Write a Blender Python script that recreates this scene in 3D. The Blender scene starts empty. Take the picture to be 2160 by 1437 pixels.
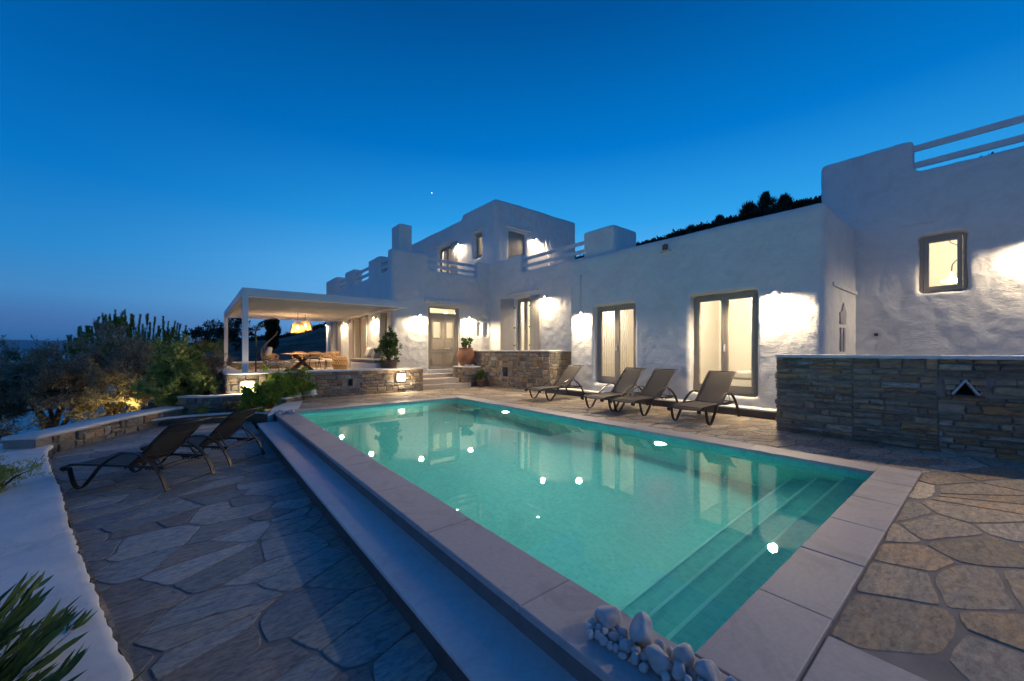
import bpy, bmesh, math, random
import numpy as np
from mathutils import Vector, Matrix, noise
R_ = math.radians
random.seed(7); np.random.seed(7)
sc = bpy.context.scene
col = sc.collection

# ------------------------------------------------------------------ camera, sky, exposure
CAM = (0.0, 0.0, 1.4)
cd = bpy.data.cameras.new('camera'); cam = bpy.data.objects.new('camera', cd); col.objects.link(cam)
cam.location = CAM; cam.rotation_euler = (R_(90), 0, R_(-39))
cd.sensor_width = 36; cd.lens = 13.733; cd.shift_y = 0.00995; cd.clip_start = 0.05; cd.clip_end = 120000
sc.camera = cam
sc.view_settings.view_transform = 'Standard'; sc.view_settings.look = 'None'
sc.view_settings.exposure = 0.18; sc.view_settings.gamma = 1; sc.view_settings.use_curve_mapping = False
sc.cycles.use_denoising = True
sc.cycles.volume_bounces = 1; sc.cycles.max_bounces = 10; sc.cycles.transparent_max_bounces = 16
sc.cycles.sample_clamp_indirect = 4; sc.cycles.blur_glossy = 0.3
sc.cycles.use_adaptive_sampling = False

def lin(r, g, b):
    return tuple(((c/255/12.92) if c/255 <= .04045 else ((c/255+.055)/1.055)**2.4) for c in (r, g, b))
world = bpy.data.worlds.new('World'); sc.world = world; world.use_nodes = True
nt = world.node_tree; N = nt.nodes; L = nt.links; N.clear()
def nd(tree, t, **k):
    n = tree.nodes.new(t)
    for a, b in k.items(): setattr(n, a, b)
    return n
def ramp(tree, pts, interp='LINEAR'):
    n = tree.nodes.new('ShaderNodeValToRGB'); cr = n.color_ramp; cr.interpolation = interp
    while len(cr.elements) < len(pts): cr.elements.new(.5)
    for e, (p, c) in zip(cr.elements, pts): e.position = p; e.color = (*c, 1) if len(c) == 3 else c
    return n
tc = nd(nt, 'ShaderNodeTexCoord'); nrm = nd(nt, 'ShaderNodeVectorMath', operation='NORMALIZE')
L.new(tc.outputs['Generated'], nrm.inputs[0])
sep = nd(nt, 'ShaderNodeSeparateXYZ'); L.new(nrm.outputs[0], sep.inputs[0])
SKY_DARK = [(0, lin(44,108,168)), (.02, lin(58,112,172)), (.05, lin(72,114,174)), (.10, lin(70,138,198)), (.18, lin(40,136,206)), (.30, lin(6,118,198)), (.45, lin(0,98,176)), (.65, lin(0,72,138)), (1, lin(0,56,114))]
SKY_LITE = [(0, lin(70,150,215)), (.02, lin(90,160,220)), (.05, lin(112,176,234)), (.10, lin(118,192,248)), (.20, lin(98,184,246)), (.30, lin(48,162,236)), (.45, lin(0,122,208)), (.65, lin(0,86,160)), (1, lin(0,64,124))]
r1 = ramp(nt, SKY_DARK); r2 = ramp(nt, SKY_LITE)
L.new(sep.outputs[2], r1.inputs[0]); L.new(sep.outputs[2], r2.inputs[0])
dt = nd(nt, 'ShaderNodeVectorMath', operation='DOT_PRODUCT'); L.new(nrm.outputs[0], dt.inputs[0])
dt.inputs[1].default_value = (math.sin(R_(60)), math.cos(R_(60)), 0)
mr = nd(nt, 'ShaderNodeMapRange', interpolation_type='SMOOTHSTEP'); L.new(dt.outputs['Value'], mr.inputs[0])
mr.inputs[1].default_value = .25; mr.inputs[2].default_value = 1.0
mx = nd(nt, 'ShaderNodeMix', data_type='RGBA'); L.new(mr.outputs[0], mx.inputs[0])
L.new(r1.outputs[0], mx.inputs[6]); L.new(r2.outputs[0], mx.inputs[7])
# pink-grey afterglow low in the west, behind the camera
dg_ = nd(nt, 'ShaderNodeVectorMath', operation='DOT_PRODUCT'); L.new(nrm.outputs[0], dg_.inputs[0]); dg_.inputs[1].default_value = (-.86, -.50, -.10)
mg = nd(nt, 'ShaderNodeMapRange', interpolation_type='SMOOTHSTEP'); L.new(dg_.outputs['Value'], mg.inputs[0]); mg.inputs[1].default_value = .55; mg.inputs[2].default_value = 1.0
ag = nd(nt, 'ShaderNodeMix', data_type='RGBA', blend_type='ADD'); L.new(mg.outputs[0], ag.inputs[0]); L.new(mx.outputs[2], ag.inputs[6]); ag.inputs[7].default_value = (.20,.13,.075,1)
bg = nd(nt, 'ShaderNodeBackground'); L.new(ag.outputs[2], bg.inputs[0]); bg.inputs[1].default_value = .90
wo = nd(nt, 'ShaderNodeOutputWorld'); L.new(bg.outputs[0], wo.inputs[0])

WARM = (1.0, .78, .52)
def tag(o, label=None, cat=None, group=None, kind=None):
    if label: o['label'] = label
    if cat: o['category'] = cat
    if group: o['group'] = group
    if kind: o['kind'] = kind
    return o
def empty(name, loc=(0,0,0), rz=0):
    o = bpy.data.objects.new(name, None); o.empty_display_size = .2; col.objects.link(o)
    o.location = loc; o.rotation_euler = (0,0,rz); return o
def lamp(name, kind, loc, power, color=WARM, radius=.05, parent=None, **k):
    l = bpy.data.lights.new(name, kind); l.energy = power; l.color = color
    if kind in ('POINT','SPOT'): l.shadow_soft_size = radius
    for a, b in k.items():
        if a != 'rot': setattr(l, a, b)
    o = bpy.data.objects.new(name, l); col.objects.link(o); o.location = loc
    if 'rot' in k: o.rotation_euler = k['rot']
    if parent: o.parent = parent; o.matrix_parent_inverse = Matrix.Identity(4)
    return o

# ------------------------------------------------------------------ materials
def newmat(name):
    m = bpy.data.materials.new(name); m.use_nodes = True
    t = m.node_tree; b = t.nodes['Principled BSDF']; return m, t, b
def coords(t, scale=(1,1,1), rot=(0,0,0)):
    g = nd(t, 'ShaderNodeNewGeometry'); mp = nd(t, 'ShaderNodeMapping')
    mp.inputs['Scale'].default_value = scale; mp.inputs['Rotation'].default_value = rot
    t.links.new(g.outputs['Position'], mp.inputs[0]); return mp.outputs[0]
def ocoords(t, scale=(1,1,1)):
    g = nd(t, 'ShaderNodeTexCoord'); mp = nd(t, 'ShaderNodeMapping'); mp.inputs['Scale'].default_value = scale
    t.links.new(g.outputs['Object'], mp.inputs[0]); return mp.outputs[0]
def noi(t, vec, scale, detail=4, rough=.55, dist=0):
    n = nd(t, 'ShaderNodeTexNoise'); n.inputs['Scale'].default_value = scale; n.inputs['Detail'].default_value = detail
    n.inputs['Roughness'].default_value = rough; n.inputs['Distortion'].default_value = dist
    t.links.new(vec, n.inputs['Vector']); return n
def bump(t, b, h, strength=.3, dist=.02, prev=None):
    n = nd(t, 'ShaderNodeBump'); n.inputs['Strength'].default_value = strength; n.inputs['Distance'].default_value = dist
    t.links.new(h, n.inputs['Height'])
    if prev: t.links.new(prev.outputs[0], n.inputs['Normal'])
    t.links.new(n.outputs[0], b.inputs['Normal']); return n
def simple(name, c, rough=.6, metal=0, var=.12, sc_=8, bmp=.1, spec=.5, stain=0):
    m, t, b = newmat(name); v = coords(t)
    n = noi(t, v, sc_, 4)
    r = ramp(t, [(.3, tuple(x*(1-var) for x in c)), (.7, tuple(min(1, x*(1+var)) for x in c))])
    t.links.new(n.outputs[0], r.inputs[0]); out = r.outputs[0]
    if stain:      # water marks and dirt with their own outline
        s = noi(t, v, 1.7, 8, .72, .8); rs = ramp(t, [(.50,(1,1,1)),(.58,(1-stain*.6,)*3),(.66,(1-stain,1-stain*1.05,1-stain*1.15))]); t.links.new(s.outputs[0], rs.inputs[0])
        mu = nd(t, 'ShaderNodeMix', data_type='RGBA', blend_type='MULTIPLY'); mu.inputs[0].default_value = 1; t.links.new(out, mu.inputs[6]); t.links.new(rs.outputs[0], mu.inputs[7]); out = mu.outputs[2]
    t.links.new(out, b.inputs['Base Color'])
    b.inputs['Roughness'].default_value = rough; b.inputs['Metallic'].default_value = metal
    b.inputs['Specular IOR Level'].default_value = spec
    if bmp: bump(t, b, noi(t, v, sc_*6, 3).outputs[0], bmp, .005)
    return m
def plaster(name, c=(.79,.78,.73), rough_h=.42, stroke=.4, stain=0):
    m, t, b = newmat(name); v = coords(t)
    n = noi(t, v, 1.3, 5); r = ramp(t, [(.3, tuple(x*.93 for x in c)), (.7, c)])
    t.links.new(n.outputs[0], r.inputs[0]); s0 = noi(t, v, 2.3, 9, .75, 1.0); rs0 = ramp(t, [(.48,(1,1,1)),(.62,(1-stain,1-stain*1.1,1-stain*1.3))]); t.links.new(s0.outputs[0], rs0.inputs[0])
    mu = nd(t, 'ShaderNodeMix', data_type='RGBA', blend_type='MULTIPLY'); mu.inputs[0].default_value = 1; t.links.new(r.outputs[0], mu.inputs[6]); t.links.new(rs0.outputs[0], mu.inputs[7]); t.links.new(mu.outputs[2], b.inputs['Base Color'])
    b.inputs['Roughness'].default_value = .85; b.inputs['Specular IOR Level'].default_value = .2
    vs = coords(t, (2.2, 2.2, 14))
    s = noi(t, vs, 2.1, 2, .45, 1.2); rs = ramp(t, [(.52,(0,0,0)),(.60,(1,1,1)),(.66,(.25,.25,.25))]); t.links.new(s.outputs[0], rs.inputs[0])
    mk = noi(t, v, 1.1, 2, .5); rm = ramp(t, [(.42,(.05,.05,.05)),(.62,(1,1,1))]); t.links.new(mk.outputs[0], rm.inputs[0])
    mm = nd(t, 'ShaderNodeMath', operation='MULTIPLY'); t.links.new(rs.outputs[0], mm.inputs[0]); t.links.new(rm.outputs[0], mm.inputs[1])
    b1 = bump(t, b, mm.outputs[0], stroke, .014)
    b2 = bump(t, b, noi(t, v, 2.6, 5, .5, .5).outputs[0], rough_h, .075, b1)
    bump(t, b, noi(t, v, 45, 3, .6).outputs[0], .18, .006, b2)
    return m
def emit(name, c, s):
    m, t, b = newmat(name); b.inputs['Base Color'].default_value = (.8,.8,.8,1)
    b.inputs['Emission Color'].default_value = (*c, 1); b.inputs['Emission Strength'].default_value = s; return m
M = {}
M['plaster'] = plaster('white_plaster')
M['plaster_smooth'] = plaster('white_limewash', rough_h=.25, stroke=.12, stain=.10)
M['plaster'] = plaster('white_plaster', stain=.07)
def stone_mat(name, streak=(1,1,1), bm=.6):
    m, t, b = newmat(name); v = coords(t, streak)
    at = nd(t, 'ShaderNodeAttribute', attribute_name='Col')
    n = noi(t, v, 9, 7, .72, .5); r = ramp(t, [(.30,(.38,.38,.40)),(.5,(.95,.95,.95)),(.72,(1.45,1.38,1.28))]); t.links.new(n.outputs[0], r.inputs[0])
    mu = nd(t, 'ShaderNodeMix', data_type='RGBA', blend_type='MULTIPLY'); mu.inputs[0].default_value = 1
    t.links.new(at.outputs['Color'], mu.inputs[6]); t.links.new(r.outputs[0], mu.inputs[7])
    n2 = noi(t, v, 2.4, 5, .7, .6); r2_ = ramp(t, [(.32,(.72,.78,.86)),(.5,(1,1,1)),(.68,(1.22,1.06,.86))]); t.links.new(n2.outputs[0], r2_.inputs[0])
    m2 = nd(t, 'ShaderNodeMix', data_type='RGBA', blend_type='MULTIPLY'); m2.inputs[0].default_value = 1; t.links.new(mu.outputs[2], m2.inputs[6]); t.links.new(r2_.outputs[0], m2.inputs[7])
    t.links.new(m2.outputs[2], b.inputs['Base Color']); b.inputs['Roughness'].default_value = .75
    b1 = bump(t, b, noi(t, v, 7, 7, .75, .5).outputs[0], bm, .03)
    bump(t, b, noi(t, v, 60, 3).outputs[0], .3, .004, b1)
    return m
M['wallstone'] = stone_mat('schist_stone', (1,1,3))
M['flagstone'] = stone_mat('flagstone', (1.4,3.4,1), .5)
M['mortar'] = simple('mortar', (.25,.23,.20), .95, var=.25, sc_=5, bmp=.4)
M['deckmortar'] = simple('deck_joint', (.22,.205,.185), .95, var=.2, sc_=5, bmp=.4)
M['coping'] = simple('pale_marble_slab', (.42,.39,.385), .55, var=.07, sc_=38, bmp=.12, stain=.22)
M['joint'] = simple('slab_joint', (.16,.15,.15), .9)
M['step_marble'] = simple('pale_step_marble', (.60,.60,.59), .5, var=.06, sc_=30, bmp=.08, stain=.15)
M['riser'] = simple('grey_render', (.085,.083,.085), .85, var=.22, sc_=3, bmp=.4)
M['taupe'] = simple('taupe_paint', (.36,.315,.245), .5, var=.05, sc_=5, bmp=.03)
M['shutter'] = simple('shutter_paint', (.42,.39,.34), .5, var=.05, sc_=5, bmp=.03)
M['white_metal'] = simple('white_powder_coat', (.74,.73,.71), .55, var=.03, sc_=3, bmp=0)
M['rail'] = simple('white_painted_rail', (.66,.66,.66), .55, var=.05, sc_=5, bmp=.05)
M['room'] = simple('cream_room_paint', (.80,.74,.62), .8, var=.02, sc_=1, bmp=0)
M['floor_in'] = simple('room_floor', (.30,.26,.22), .4, var=.1, sc_=3, bmp=0)
M['linen'] = simple('linen', (.62,.57,.50), .9, var=.06, sc_=12, bmp=.2)
M['cream'] = simple('cream_cushion', (.72,.66,.55), .95, var=.05, sc_=12, bmp=.3)
M['greycush'] = simple('grey_cushion', (.25,.235,.22), .95, var=.15, sc_=22, bmp=.3)
M['bronze'] = simple('bronze_aluminium', (.052,.042,.034), .38, metal=.4, var=.1, sc_=6, bmp=0)
M['black_metal'] = simple('black_metal', (.03,.028,.026), .4, metal=.5, var=.1, sc_=6, bmp=0)
M['teak'] = simple('weathered_teak', (.42,.25,.13), .55, var=.25, sc_=14, bmp=.2)
M['darkwood'] = simple('dark_trestle_wood', (.05,.035,.025), .55, var=.2, sc_=10, bmp=.2)
M['rope'] = simple('tan_rope', (.50,.33,.16), .85, var=.2, sc_=40, bmp=.5)
M['rattan'] = simple('rattan', (.27,.19,.11), .7, var=.25, sc_=30, bmp=.4)
M['terracotta'] = simple('terracotta', (.27,.125,.07), .8, var=.22, sc_=5, bmp=.25)
M['darkpot'] = simple('dark_clay_pot', (.14,.085,.06), .8, var=.2, sc_=5, bmp=.25)
M['bark'] = simple('bark', (.10,.075,.055), .95, var=.4, sc_=9, bmp=.8)
M['soil'] = simple('soil', (.10,.075,.05), .95, var=.4, sc_=6, bmp=.9)
M['dark'] = simple('vent_shadow_black', (.012,.011,.01), .95, var=.1, bmp=0)  # near-black colour that stands in for the shade inside the vents
M['tile_terrace'] = simple('terrace_stone', (.46,.40,.33), .6, var=.12, sc_=3, bmp=.15)
def pebble_mat():
    m, t, b = newmat('white_pebble'); v = coords(t); n = noi(t, v, 7, 5, .6, .5)
    r = ramp(t, [(.3,(.34,.35,.36)),(.6,(.56,.55,.53))]); t.links.new(n.outputs[0], r.inputs[0]); t.links.new(r.outputs[0], b.inputs['Base Color'])
    b.inputs['Roughness'].default_value = .65; bump(t, b, noi(t, v, 30, 4).outputs[0], .2, .006); return m
M['pebble'] = pebble_mat()
def leaf(name, c1, c2, rough=.5, scl=5, trans=.25):
    m, t, b = newmat(name); v = coords(t); n = noi(t, v, scl, 3, .7); r = ramp(t, [(.33, tuple(min(.6,x*1.5) for x in c1)),(.67, tuple(min(.6,x*1.45) for x in c2))])
    t.links.new(n.outputs[0], r.inputs[0]); t.links.new(r.outputs[0], b.inputs['Base Color'])
    b.inputs['Roughness'].default_value = rough; b.inputs['Specular IOR Level'].default_value = .35
    tr = nd(t, 'ShaderNodeBsdfTranslucent'); t.links.new(r.outputs[0], tr.inputs[0])
    ms = nd(t, 'ShaderNodeMixShader'); ms.inputs[0].default_value = trans
    t.links.new(b.outputs[0], ms.inputs[1]); t.links.new(tr.outputs[0], ms.inputs[2])
    t.links.new(ms.outputs[0], t.nodes['Material Output'].inputs[0]); return m
M['olive_leaf'] = leaf('olive_leaf', (.11,.11,.075), (.29,.30,.22))
M['pine_leaf'] = leaf('pine_needle', (.06,.11,.02), (.15,.24,.045))
M['green_leaf'] = leaf('fresh_leaf', (.13,.17,.04), (.34,.38,.11), scl=8)
M['lantana_leaf'] = leaf('planter_leaf', (.09,.15,.02), (.25,.34,.05), scl=12)
M['grey_leaf'] = leaf('grey_shrub_leaf', (.12,.10,.07), (.24,.20,.14), scl=8)
M['palm_leaf'] = leaf('palm_leaf', (.06,.10,.02), (.18,.22,.06), scl=4)
M['oleander_leaf'] = leaf('oleander_leaf', (.03,.065,.022), (.07,.125,.04), .38, scl=6, trans=.12)
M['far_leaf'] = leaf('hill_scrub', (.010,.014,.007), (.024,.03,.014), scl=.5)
M['pot_leaf'] = leaf('pot_plant_leaf', (.03,.06,.015), (.09,.14,.035), scl=9)
M['flower'] = simple('pink_flower', (.55,.09,.08), .6, bmp=0)
def glass_pane():
    m, t, b = newmat('window_glass'); tr = nd(t, 'ShaderNodeBsdfTransparent'); gl = nd(t, 'ShaderNodeBsdfGlossy'); gl.inputs['Roughness'].default_value = .02
    lw = nd(t, 'ShaderNodeLayerWeight'); lw.inputs[0].default_value = .5; ms = nd(t, 'ShaderNodeMixShader')
    pw = nd(t, 'ShaderNodeMath', operation='POWER'); t.links.new(lw.outputs['Facing'], pw.inputs[0]); pw.inputs[1].default_value = 4
    ml = nd(t, 'ShaderNodeMath', operation='MULTIPLY_ADD'); t.links.new(pw.outputs[0], ml.inputs[0]); ml.inputs[1].default_value = .6; ml.inputs[2].default_value = .05
    t.links.new(ml.outputs[0], ms.inputs[0]); t.links.new(tr.outputs[0], ms.inputs[1]); t.links.new(gl.outputs[0], ms.inputs[2])
    t.links.new(ms.outputs[0], t.nodes['Material Output'].inputs[0]); return m
M['glass'] = glass_pane()
def sling():
    m, t, b = newmat('sling_mesh_fabric'); b.inputs['Base Color'].default_value = (.078,.066,.055,1); b.inputs['Roughness'].default_value = .75
    tr = nd(t, 'ShaderNodeBsdfTransparent'); ms = nd(t, 'ShaderNodeMixShader'); ms.inputs[0].default_value = .16
    bump(t, b, noi(t, coords(t), 160, 2).outputs[0], .3, .003)
    t.links.new(b.outputs[0], ms.inputs[1]); t.links.new(tr.outputs[0], ms.inputs[2])
    t.links.new(ms.outputs[0], t.nodes['Material Output'].inputs[0]); return m
M['sling'] = sling()
def mosaic():
    m, t, b = newmat('pool_mosaic'); g = nd(t, 'ShaderNodeNewGeometry'); s = nd(t, 'ShaderNodeSeparateXYZ'); t.links.new(g.outputs['Position'], s.inputs[0])
    ns = nd(t, 'ShaderNodeSeparateXYZ'); t.links.new(g.outputs['Normal'], ns.inputs[0])
    def ma(op, a, bb=None, c=None):
        n = nd(t, 'ShaderNodeMath', operation=op)
        for i, x in enumerate((a, bb, c)):
            if x is None: continue
            if isinstance(x, (int, float)): n.inputs[i].default_value = x
            else: t.links.new(x, n.inputs[i])
        return n.outputs[0]
    TS = 1/.045
    fr = [ma('FRACT', ma('MULTIPLY', s.outputs[i], TS)) for i in range(3)]
    # line mask on each axis, ignored on the axis of the face normal
    lines = []
    for i in range(3):
        d = ma('ABSOLUTE', ma('SUBTRACT', fr[i], .5)); li = ma('GREATER_THAN', d, .445)
        lines.append(ma('MULTIPLY', li, ma('LESS_THAN', ma('ABSOLUTE', ns.outputs[i]), .5)))
    grout = ma('MAXIMUM', ma('MAXIMUM', lines[0], lines[1]), lines[2])
    cb = nd(t, 'ShaderNodeCombineXYZ')
    for i in range(3): t.links.new(ma('FLOOR', ma('MULTIPLY', s.outputs[i], TS)), cb.inputs[i])
    wn = nd(t, 'ShaderNodeTexWhiteNoise'); t.links.new(cb.outputs[0], wn.inputs[0])
    r = ramp(t, [(0,(.12,.49,.46)),(.5,(.14,.55,.51)),(1,(.17,.60,.55))]); t.links.new(wn.outputs[0], r.inputs[0])
    mx = nd(t, 'ShaderNodeMix', data_type='RGBA'); t.links.new(grout, mx.inputs[0]); t.links.new(r.outputs[0], mx.inputs[6]); mx.inputs[7].default_value = (.20,.60,.54,1)
    t.links.new(mx.outputs[2], b.inputs['Base Color']); b.inputs['Roughness'].default_value = .35
    return m
M['mosaic'] = mosaic()
def pool_water():
    m, t, b = newmat('pool_water'); gl = nd(t, 'ShaderNodeBsdfGlass'); gl.inputs['IOR'].default_value = 1.33; gl.inputs['Roughness'].default_value = 0
    gl.inputs['Color'].default_value = (.93,1,.98,1)
    bp = nd(t, 'ShaderNodeBump'); bp.inputs['Strength'].default_value = .035; bp.inputs['Distance'].default_value = .02
    t.links.new(noi(t, coords(t), 3.0, 2).outputs[0], bp.inputs['Height']); t.links.new(bp.outputs[0], gl.inputs['Normal'])
    t.links.new(gl.outputs[0], t.nodes['Material Output'].inputs[0]); return m
M['water'] = pool_water()
def sea_mat():
    m, t, b = newmat('sea_water'); b.inputs['Base Color'].default_value = (.0,.105,.21,1); b.inputs['Roughness'].default_value = .25
    b.inputs['IOR'].default_value = 1.2
    bump(t, b, noi(t, coords(t, (.05,.05,.05)), 1, 3).outputs[0], .25, 2.0); return m
M['sea'] = sea_mat()
def ground_mat():
    m, t, b = newmat('dry_hillside'); v = coords(t); n = noi(t, v, .22, 8, .7); r = ramp(t, [(.35,(.04,.042,.025)),(.48,(.12,.10,.07)),(.68,(.24,.20,.15))])
    t.links.new(n.outputs[0], r.inputs[0]); t.links.new(r.outputs[0], b.inputs['Base Color']); b.inputs['Roughness'].default_value = .95
    bump(t, b, noi(t, v, 1.2, 8, .7).outputs[0], .9, .5); return m
M['ground'] = ground_mat()
M['island'] = simple('distant_land', (.14,.19,.23), .95, sc_=.001, bmp=0)  # blue of the distant haze is put into the land colour
M['bulb'] = emit('warm_bulb', (1,.80,.52), 18)
M['lens'] = emit('lamp_lens', (1,.82,.55), 14)
M['poollens'] = emit('pool_lens', (1,.95,.80), 40)

# ------------------------------------------------------------------ mesh helpers
class MB:
    def __init__(s): s.v = []; s.f = []; s.c = []; s.cur = None
    def add(s, vs, fs, c=None):
        o = len(s.v); s.v += [tuple(x) for x in vs]
        s.f += [tuple(i+o for i in f) for f in fs]; s.c += [c]*len(fs); return s
    def box(s, x0, x1, y0, y1, z0, z1, c=None):
        vs = [(x0,y0,z0),(x1,y0,z0),(x1,y1,z0),(x0,y1,z0),(x0,y0,z1),(x1,y0,z1),(x1,y1,z1),(x0,y1,z1)]
        return s.add(vs, [(0,3,2,1),(4,5,6,7),(0,1,5,4),(1,2,6,5),(2,3,7,6),(3,0,4,7)], c)
    def obox(s, ctr, ax, ay, az, c=None):       # oriented box: half-extent vectors
        C_ = Vector(ctr); ax, ay, az = Vector(ax), Vector(ay), Vector(az)
        vs = [C_+a*ax+b*ay+d*az for d in (-1,1) for a, b in ((-1,-1),(1,-1),(1,1),(-1,1))]
        return s.add(vs, [(0,3,2,1),(4,5,6,7),(0,1,5,4),(1,2,6,5),(2,3,7,6),(3,0,4,7)], c)
    def bar(s, a, b, w, h=None, up=(0,0,1)):
        a, b = Vector(a), Vector(b); d = (b-a); n = d.normalized(); u = Vector(up)
        side = n.cross(u)
        if side.length < 1e-3: side = n.cross(Vector((1,0,0)))
        side.normalize(); u2 = side.cross(n); h = h or w
        return s.obox((a+b)/2, d/2, side*w/2, u2*h/2)
    def tube(s, pts, rad, n=8, cap=True, closed=False):
        pts = [Vector(p) for p in pts]; k = len(pts); rs = rad if hasattr(rad, '__len__') else [rad]*k
        o = len(s.v); prev = None
        for i, p in enumerate(pts):
            if closed: tdir = pts[(i+1)%k]-pts[i-1]
            else: tdir = pts[min(i+1,k-1)]-pts[max(i-1,0)]
            tdir.normalize()
            if prev is None:
                a = tdir.cross(Vector((0,0,1)))
                if a.length < 1e-3: a = tdir.cross(Vector((1,0,0)))
            else: a = prev - tdir*prev.dot(tdir)
            a.normalize(); prev = a; b = tdir.cross(a)
            for j in range(n):
                t = 2*math.pi*j/n; s.v.append(tuple(p+(a*math.cos(t)+b*math.sin(t))*rs[i]))
        rng = k if closed else k-1
        for i in range(rng):
            i2 = (i+1)%k
            for j in range(n):
                s.f.append((o+i*n+j, o+i*n+(j+1)%n, o+i2*n+(j+1)%n, o+i2*n+j)); s.c.append(None)
        if cap and not closed:
            s.f.append(tuple(o+j for j in range(n))[::-1]); s.c.append(None)
            s.f.append(tuple(o+(k-1)*n+j for j in range(n))); s.c.append(None)
        return s
    def sweep(s, pts, w, th, side=(0,1,0)):     # flat bar along a curve, w across "side", th in the curve plane
        pts = [Vector(p) for p in pts]; sd = Vector(side).normalized(); o = len(s.v); k = len(pts)
        for i, p in enumerate(pts):
            t = (pts[min(i+1,k-1)]-pts[max(i-1,0)]).normalized(); nn = sd.cross(t).normalized()
            for a, b in ((-1,-1),(1,-1),(1,1),(-1,1)): s.v.append(tuple(p+sd*a*w/2+nn*b*th/2))
        for i in range(k-1):
            for j in range(4):
                s.f.append((o+i*4+j, o+i*4+(j+1)%4, o+i*4+4+(j+1)%4, o+i*4+4+j)); s.c.append(None)
        s.f += [(o+3,o+2,o+1,o), tuple(o+(k-1)*4+j for j in range(4))]; s.c += [None]*2; return s
    def lathe(s, prof, ctr=(0,0,0), n=24, a0=0, a1=2*math.pi, sx=1, sy=1):
        o = len(s.v); full = abs(a1-a0-2*math.pi) < 1e-6; m = n if full else n+1
        for r, z in prof:
            for j in range(m):
                t = a0+(a1-a0)*j/n; s.v.append((ctr[0]+r*math.cos(t)*sx, ctr[1]+r*math.sin(t)*sy, ctr[2]+z))
        for i in range(len(prof)-1):
            for j in range(n):
                j2 = (j+1) % m; s.f.append((o+i*m+j, o+i*m+j2, o+(i+1)*m+j2, o+(i+1)*m+j)); s.c.append(None)
        return s
    def prism(s, poly, z0, z1, c=None):
        n = len(poly); vs = [(x,y,z0) for x,y in poly]+[(x,y,z1) for x,y in poly]
        return s.add(vs, [tuple(range(n))[::-1], tuple(range(n,2*n))]+[(i,(i+1)%n,n+(i+1)%n,n+i) for i in range(n)], c)
    def mesh(s, name, mat, smooth=False, bevel=0, seg=2):
        me = bpy.data.meshes.new(name); me.from_pydata(s.v, [], s.f); me.materials.append(mat)
        if any(c is not None for c in s.c):
            ca = me.color_attributes.new('Col', 'FLOAT_COLOR', 'CORNER'); data = []
            for f, c in zip(s.f, s.c):
                c = c or (.3,.3,.3); data += [c[0],c[1],c[2],1.0]*len(f)
            ca.data.foreach_set('color', data)
        bm = bmesh.new(); bm.from_mesh(me); bmesh.ops.recalc_face_normals(bm, faces=bm.faces); bm.to_mesh(me); bm.free()
        if smooth: me.polygons.foreach_set('use_smooth', [True]*len(me.polygons))
        return me
    def build(s, name, mat, parent=None, smooth=False, bevel=0, loc=None):
        o = bpy.data.objects.new(name, s.mesh(name, mat, smooth)); col.objects.link(o)
        if parent: o.parent = parent
        if loc: o.location = loc
        if bevel:
            b = o.modifiers.new('Bevel', 'BEVEL'); b.width = bevel; b.segments = 2; b.limit_method = 'ANGLE'
        return o
def spline(pts, n=6):
    P_ = [Vector(p) for p in pts]; out = []
    for i in range(len(P_)-1):
        p0, p1, p2, p3 = P_[max(i-1,0)], P_[i], P_[i+1], P_[min(i+2,len(P_)-1)]
        for j in range(n):
            t = j/n; out.append(.5*((2*p1)+(p2-p0)*t+(2*p0-5*p1+4*p2-p3)*t*t+(3*p1-p0-3*p2+p3)*t**3))
    out.append(P_[-1]); return out
def fbm(p, s, o=3): return noise.fractal(Vector(p)*s, 1.0, 2.0, o)
def remesh(mb, name, mat, parent, voxel=.05, smooth=2, amp=.012, fscale=1.6, amp2=.02, roughen=0, sharp=()):
    me = mb.mesh(name+'_src', mat); tmp = bpy.data.objects.new('tmp', me); col.objects.link(tmp)
    r = tmp.modifiers.new('r', 'REMESH'); r.mode = 'VOXEL'; r.voxel_size = voxel; r.use_smooth_shade = True
    dg = bpy.context.evaluated_depsgraph_get(); ev = tmp.evaluated_get(dg)
    me2 = bpy.data.meshes.new_from_object(ev); me2.name = name
    bpy.data.objects.remove(tmp); bpy.data.meshes.remove(me)
    n = len(me2.vertices); co = np.empty(n*3); me2.vertices.foreach_get('co', co); co = co.reshape(-1,3)
    ne = len(me2.edges); ed = np.empty(ne*2, dtype=np.int32); me2.edges.foreach_get('vertices', ed); ed = ed.reshape(-1,2)
    deg = np.bincount(ed.ravel(), minlength=n).astype(float)[:,None]; w = np.ones((n,1))
    for (a,b_,c,d,e,f) in sharp:      # door and window openings keep crisp edges
        ins = (co[:,0]>a)&(co[:,0]<b_)&(co[:,1]>c)&(co[:,1]<d)&(co[:,2]>e)&(co[:,2]<f); w[ins] = .12
    for _ in range(smooth*3):
        s_ = np.zeros_like(co)
        for k_ in range(3):
            s_[:,k_] = np.bincount(ed[:,0], weights=co[ed[:,1],k_], minlength=n)+np.bincount(ed[:,1], weights=co[ed[:,0],k_], minlength=n)
        co += w*.5*(s_/np.maximum(deg,1)-co)
    me2.vertices.foreach_set('co', co.ravel()); me2.update()
    no = np.empty(n*3); me2.vertices.foreach_get('normal', no); no = no.reshape(-1,3)
    for i in range(n):
        p = Vector(co[i]); d = amp*noise.noise(p*fscale*3) + amp2*noise.noise(p*fscale*.6+Vector((7,3,1)))
        if roughen: d += roughen*abs(noise.noise(p*9))
        co[i] += no[i]*d
    me2.vertices.foreach_set('co', co.ravel()); me2.update()
    me2.polygons.foreach_set('use_smooth', [True]*len(me2.polygons))
    if not me2.materials: me2.materials.append(mat)
    o = bpy.data.objects.new(name, me2); col.objects.link(o)
    if parent: o.parent = parent
    return o

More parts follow.
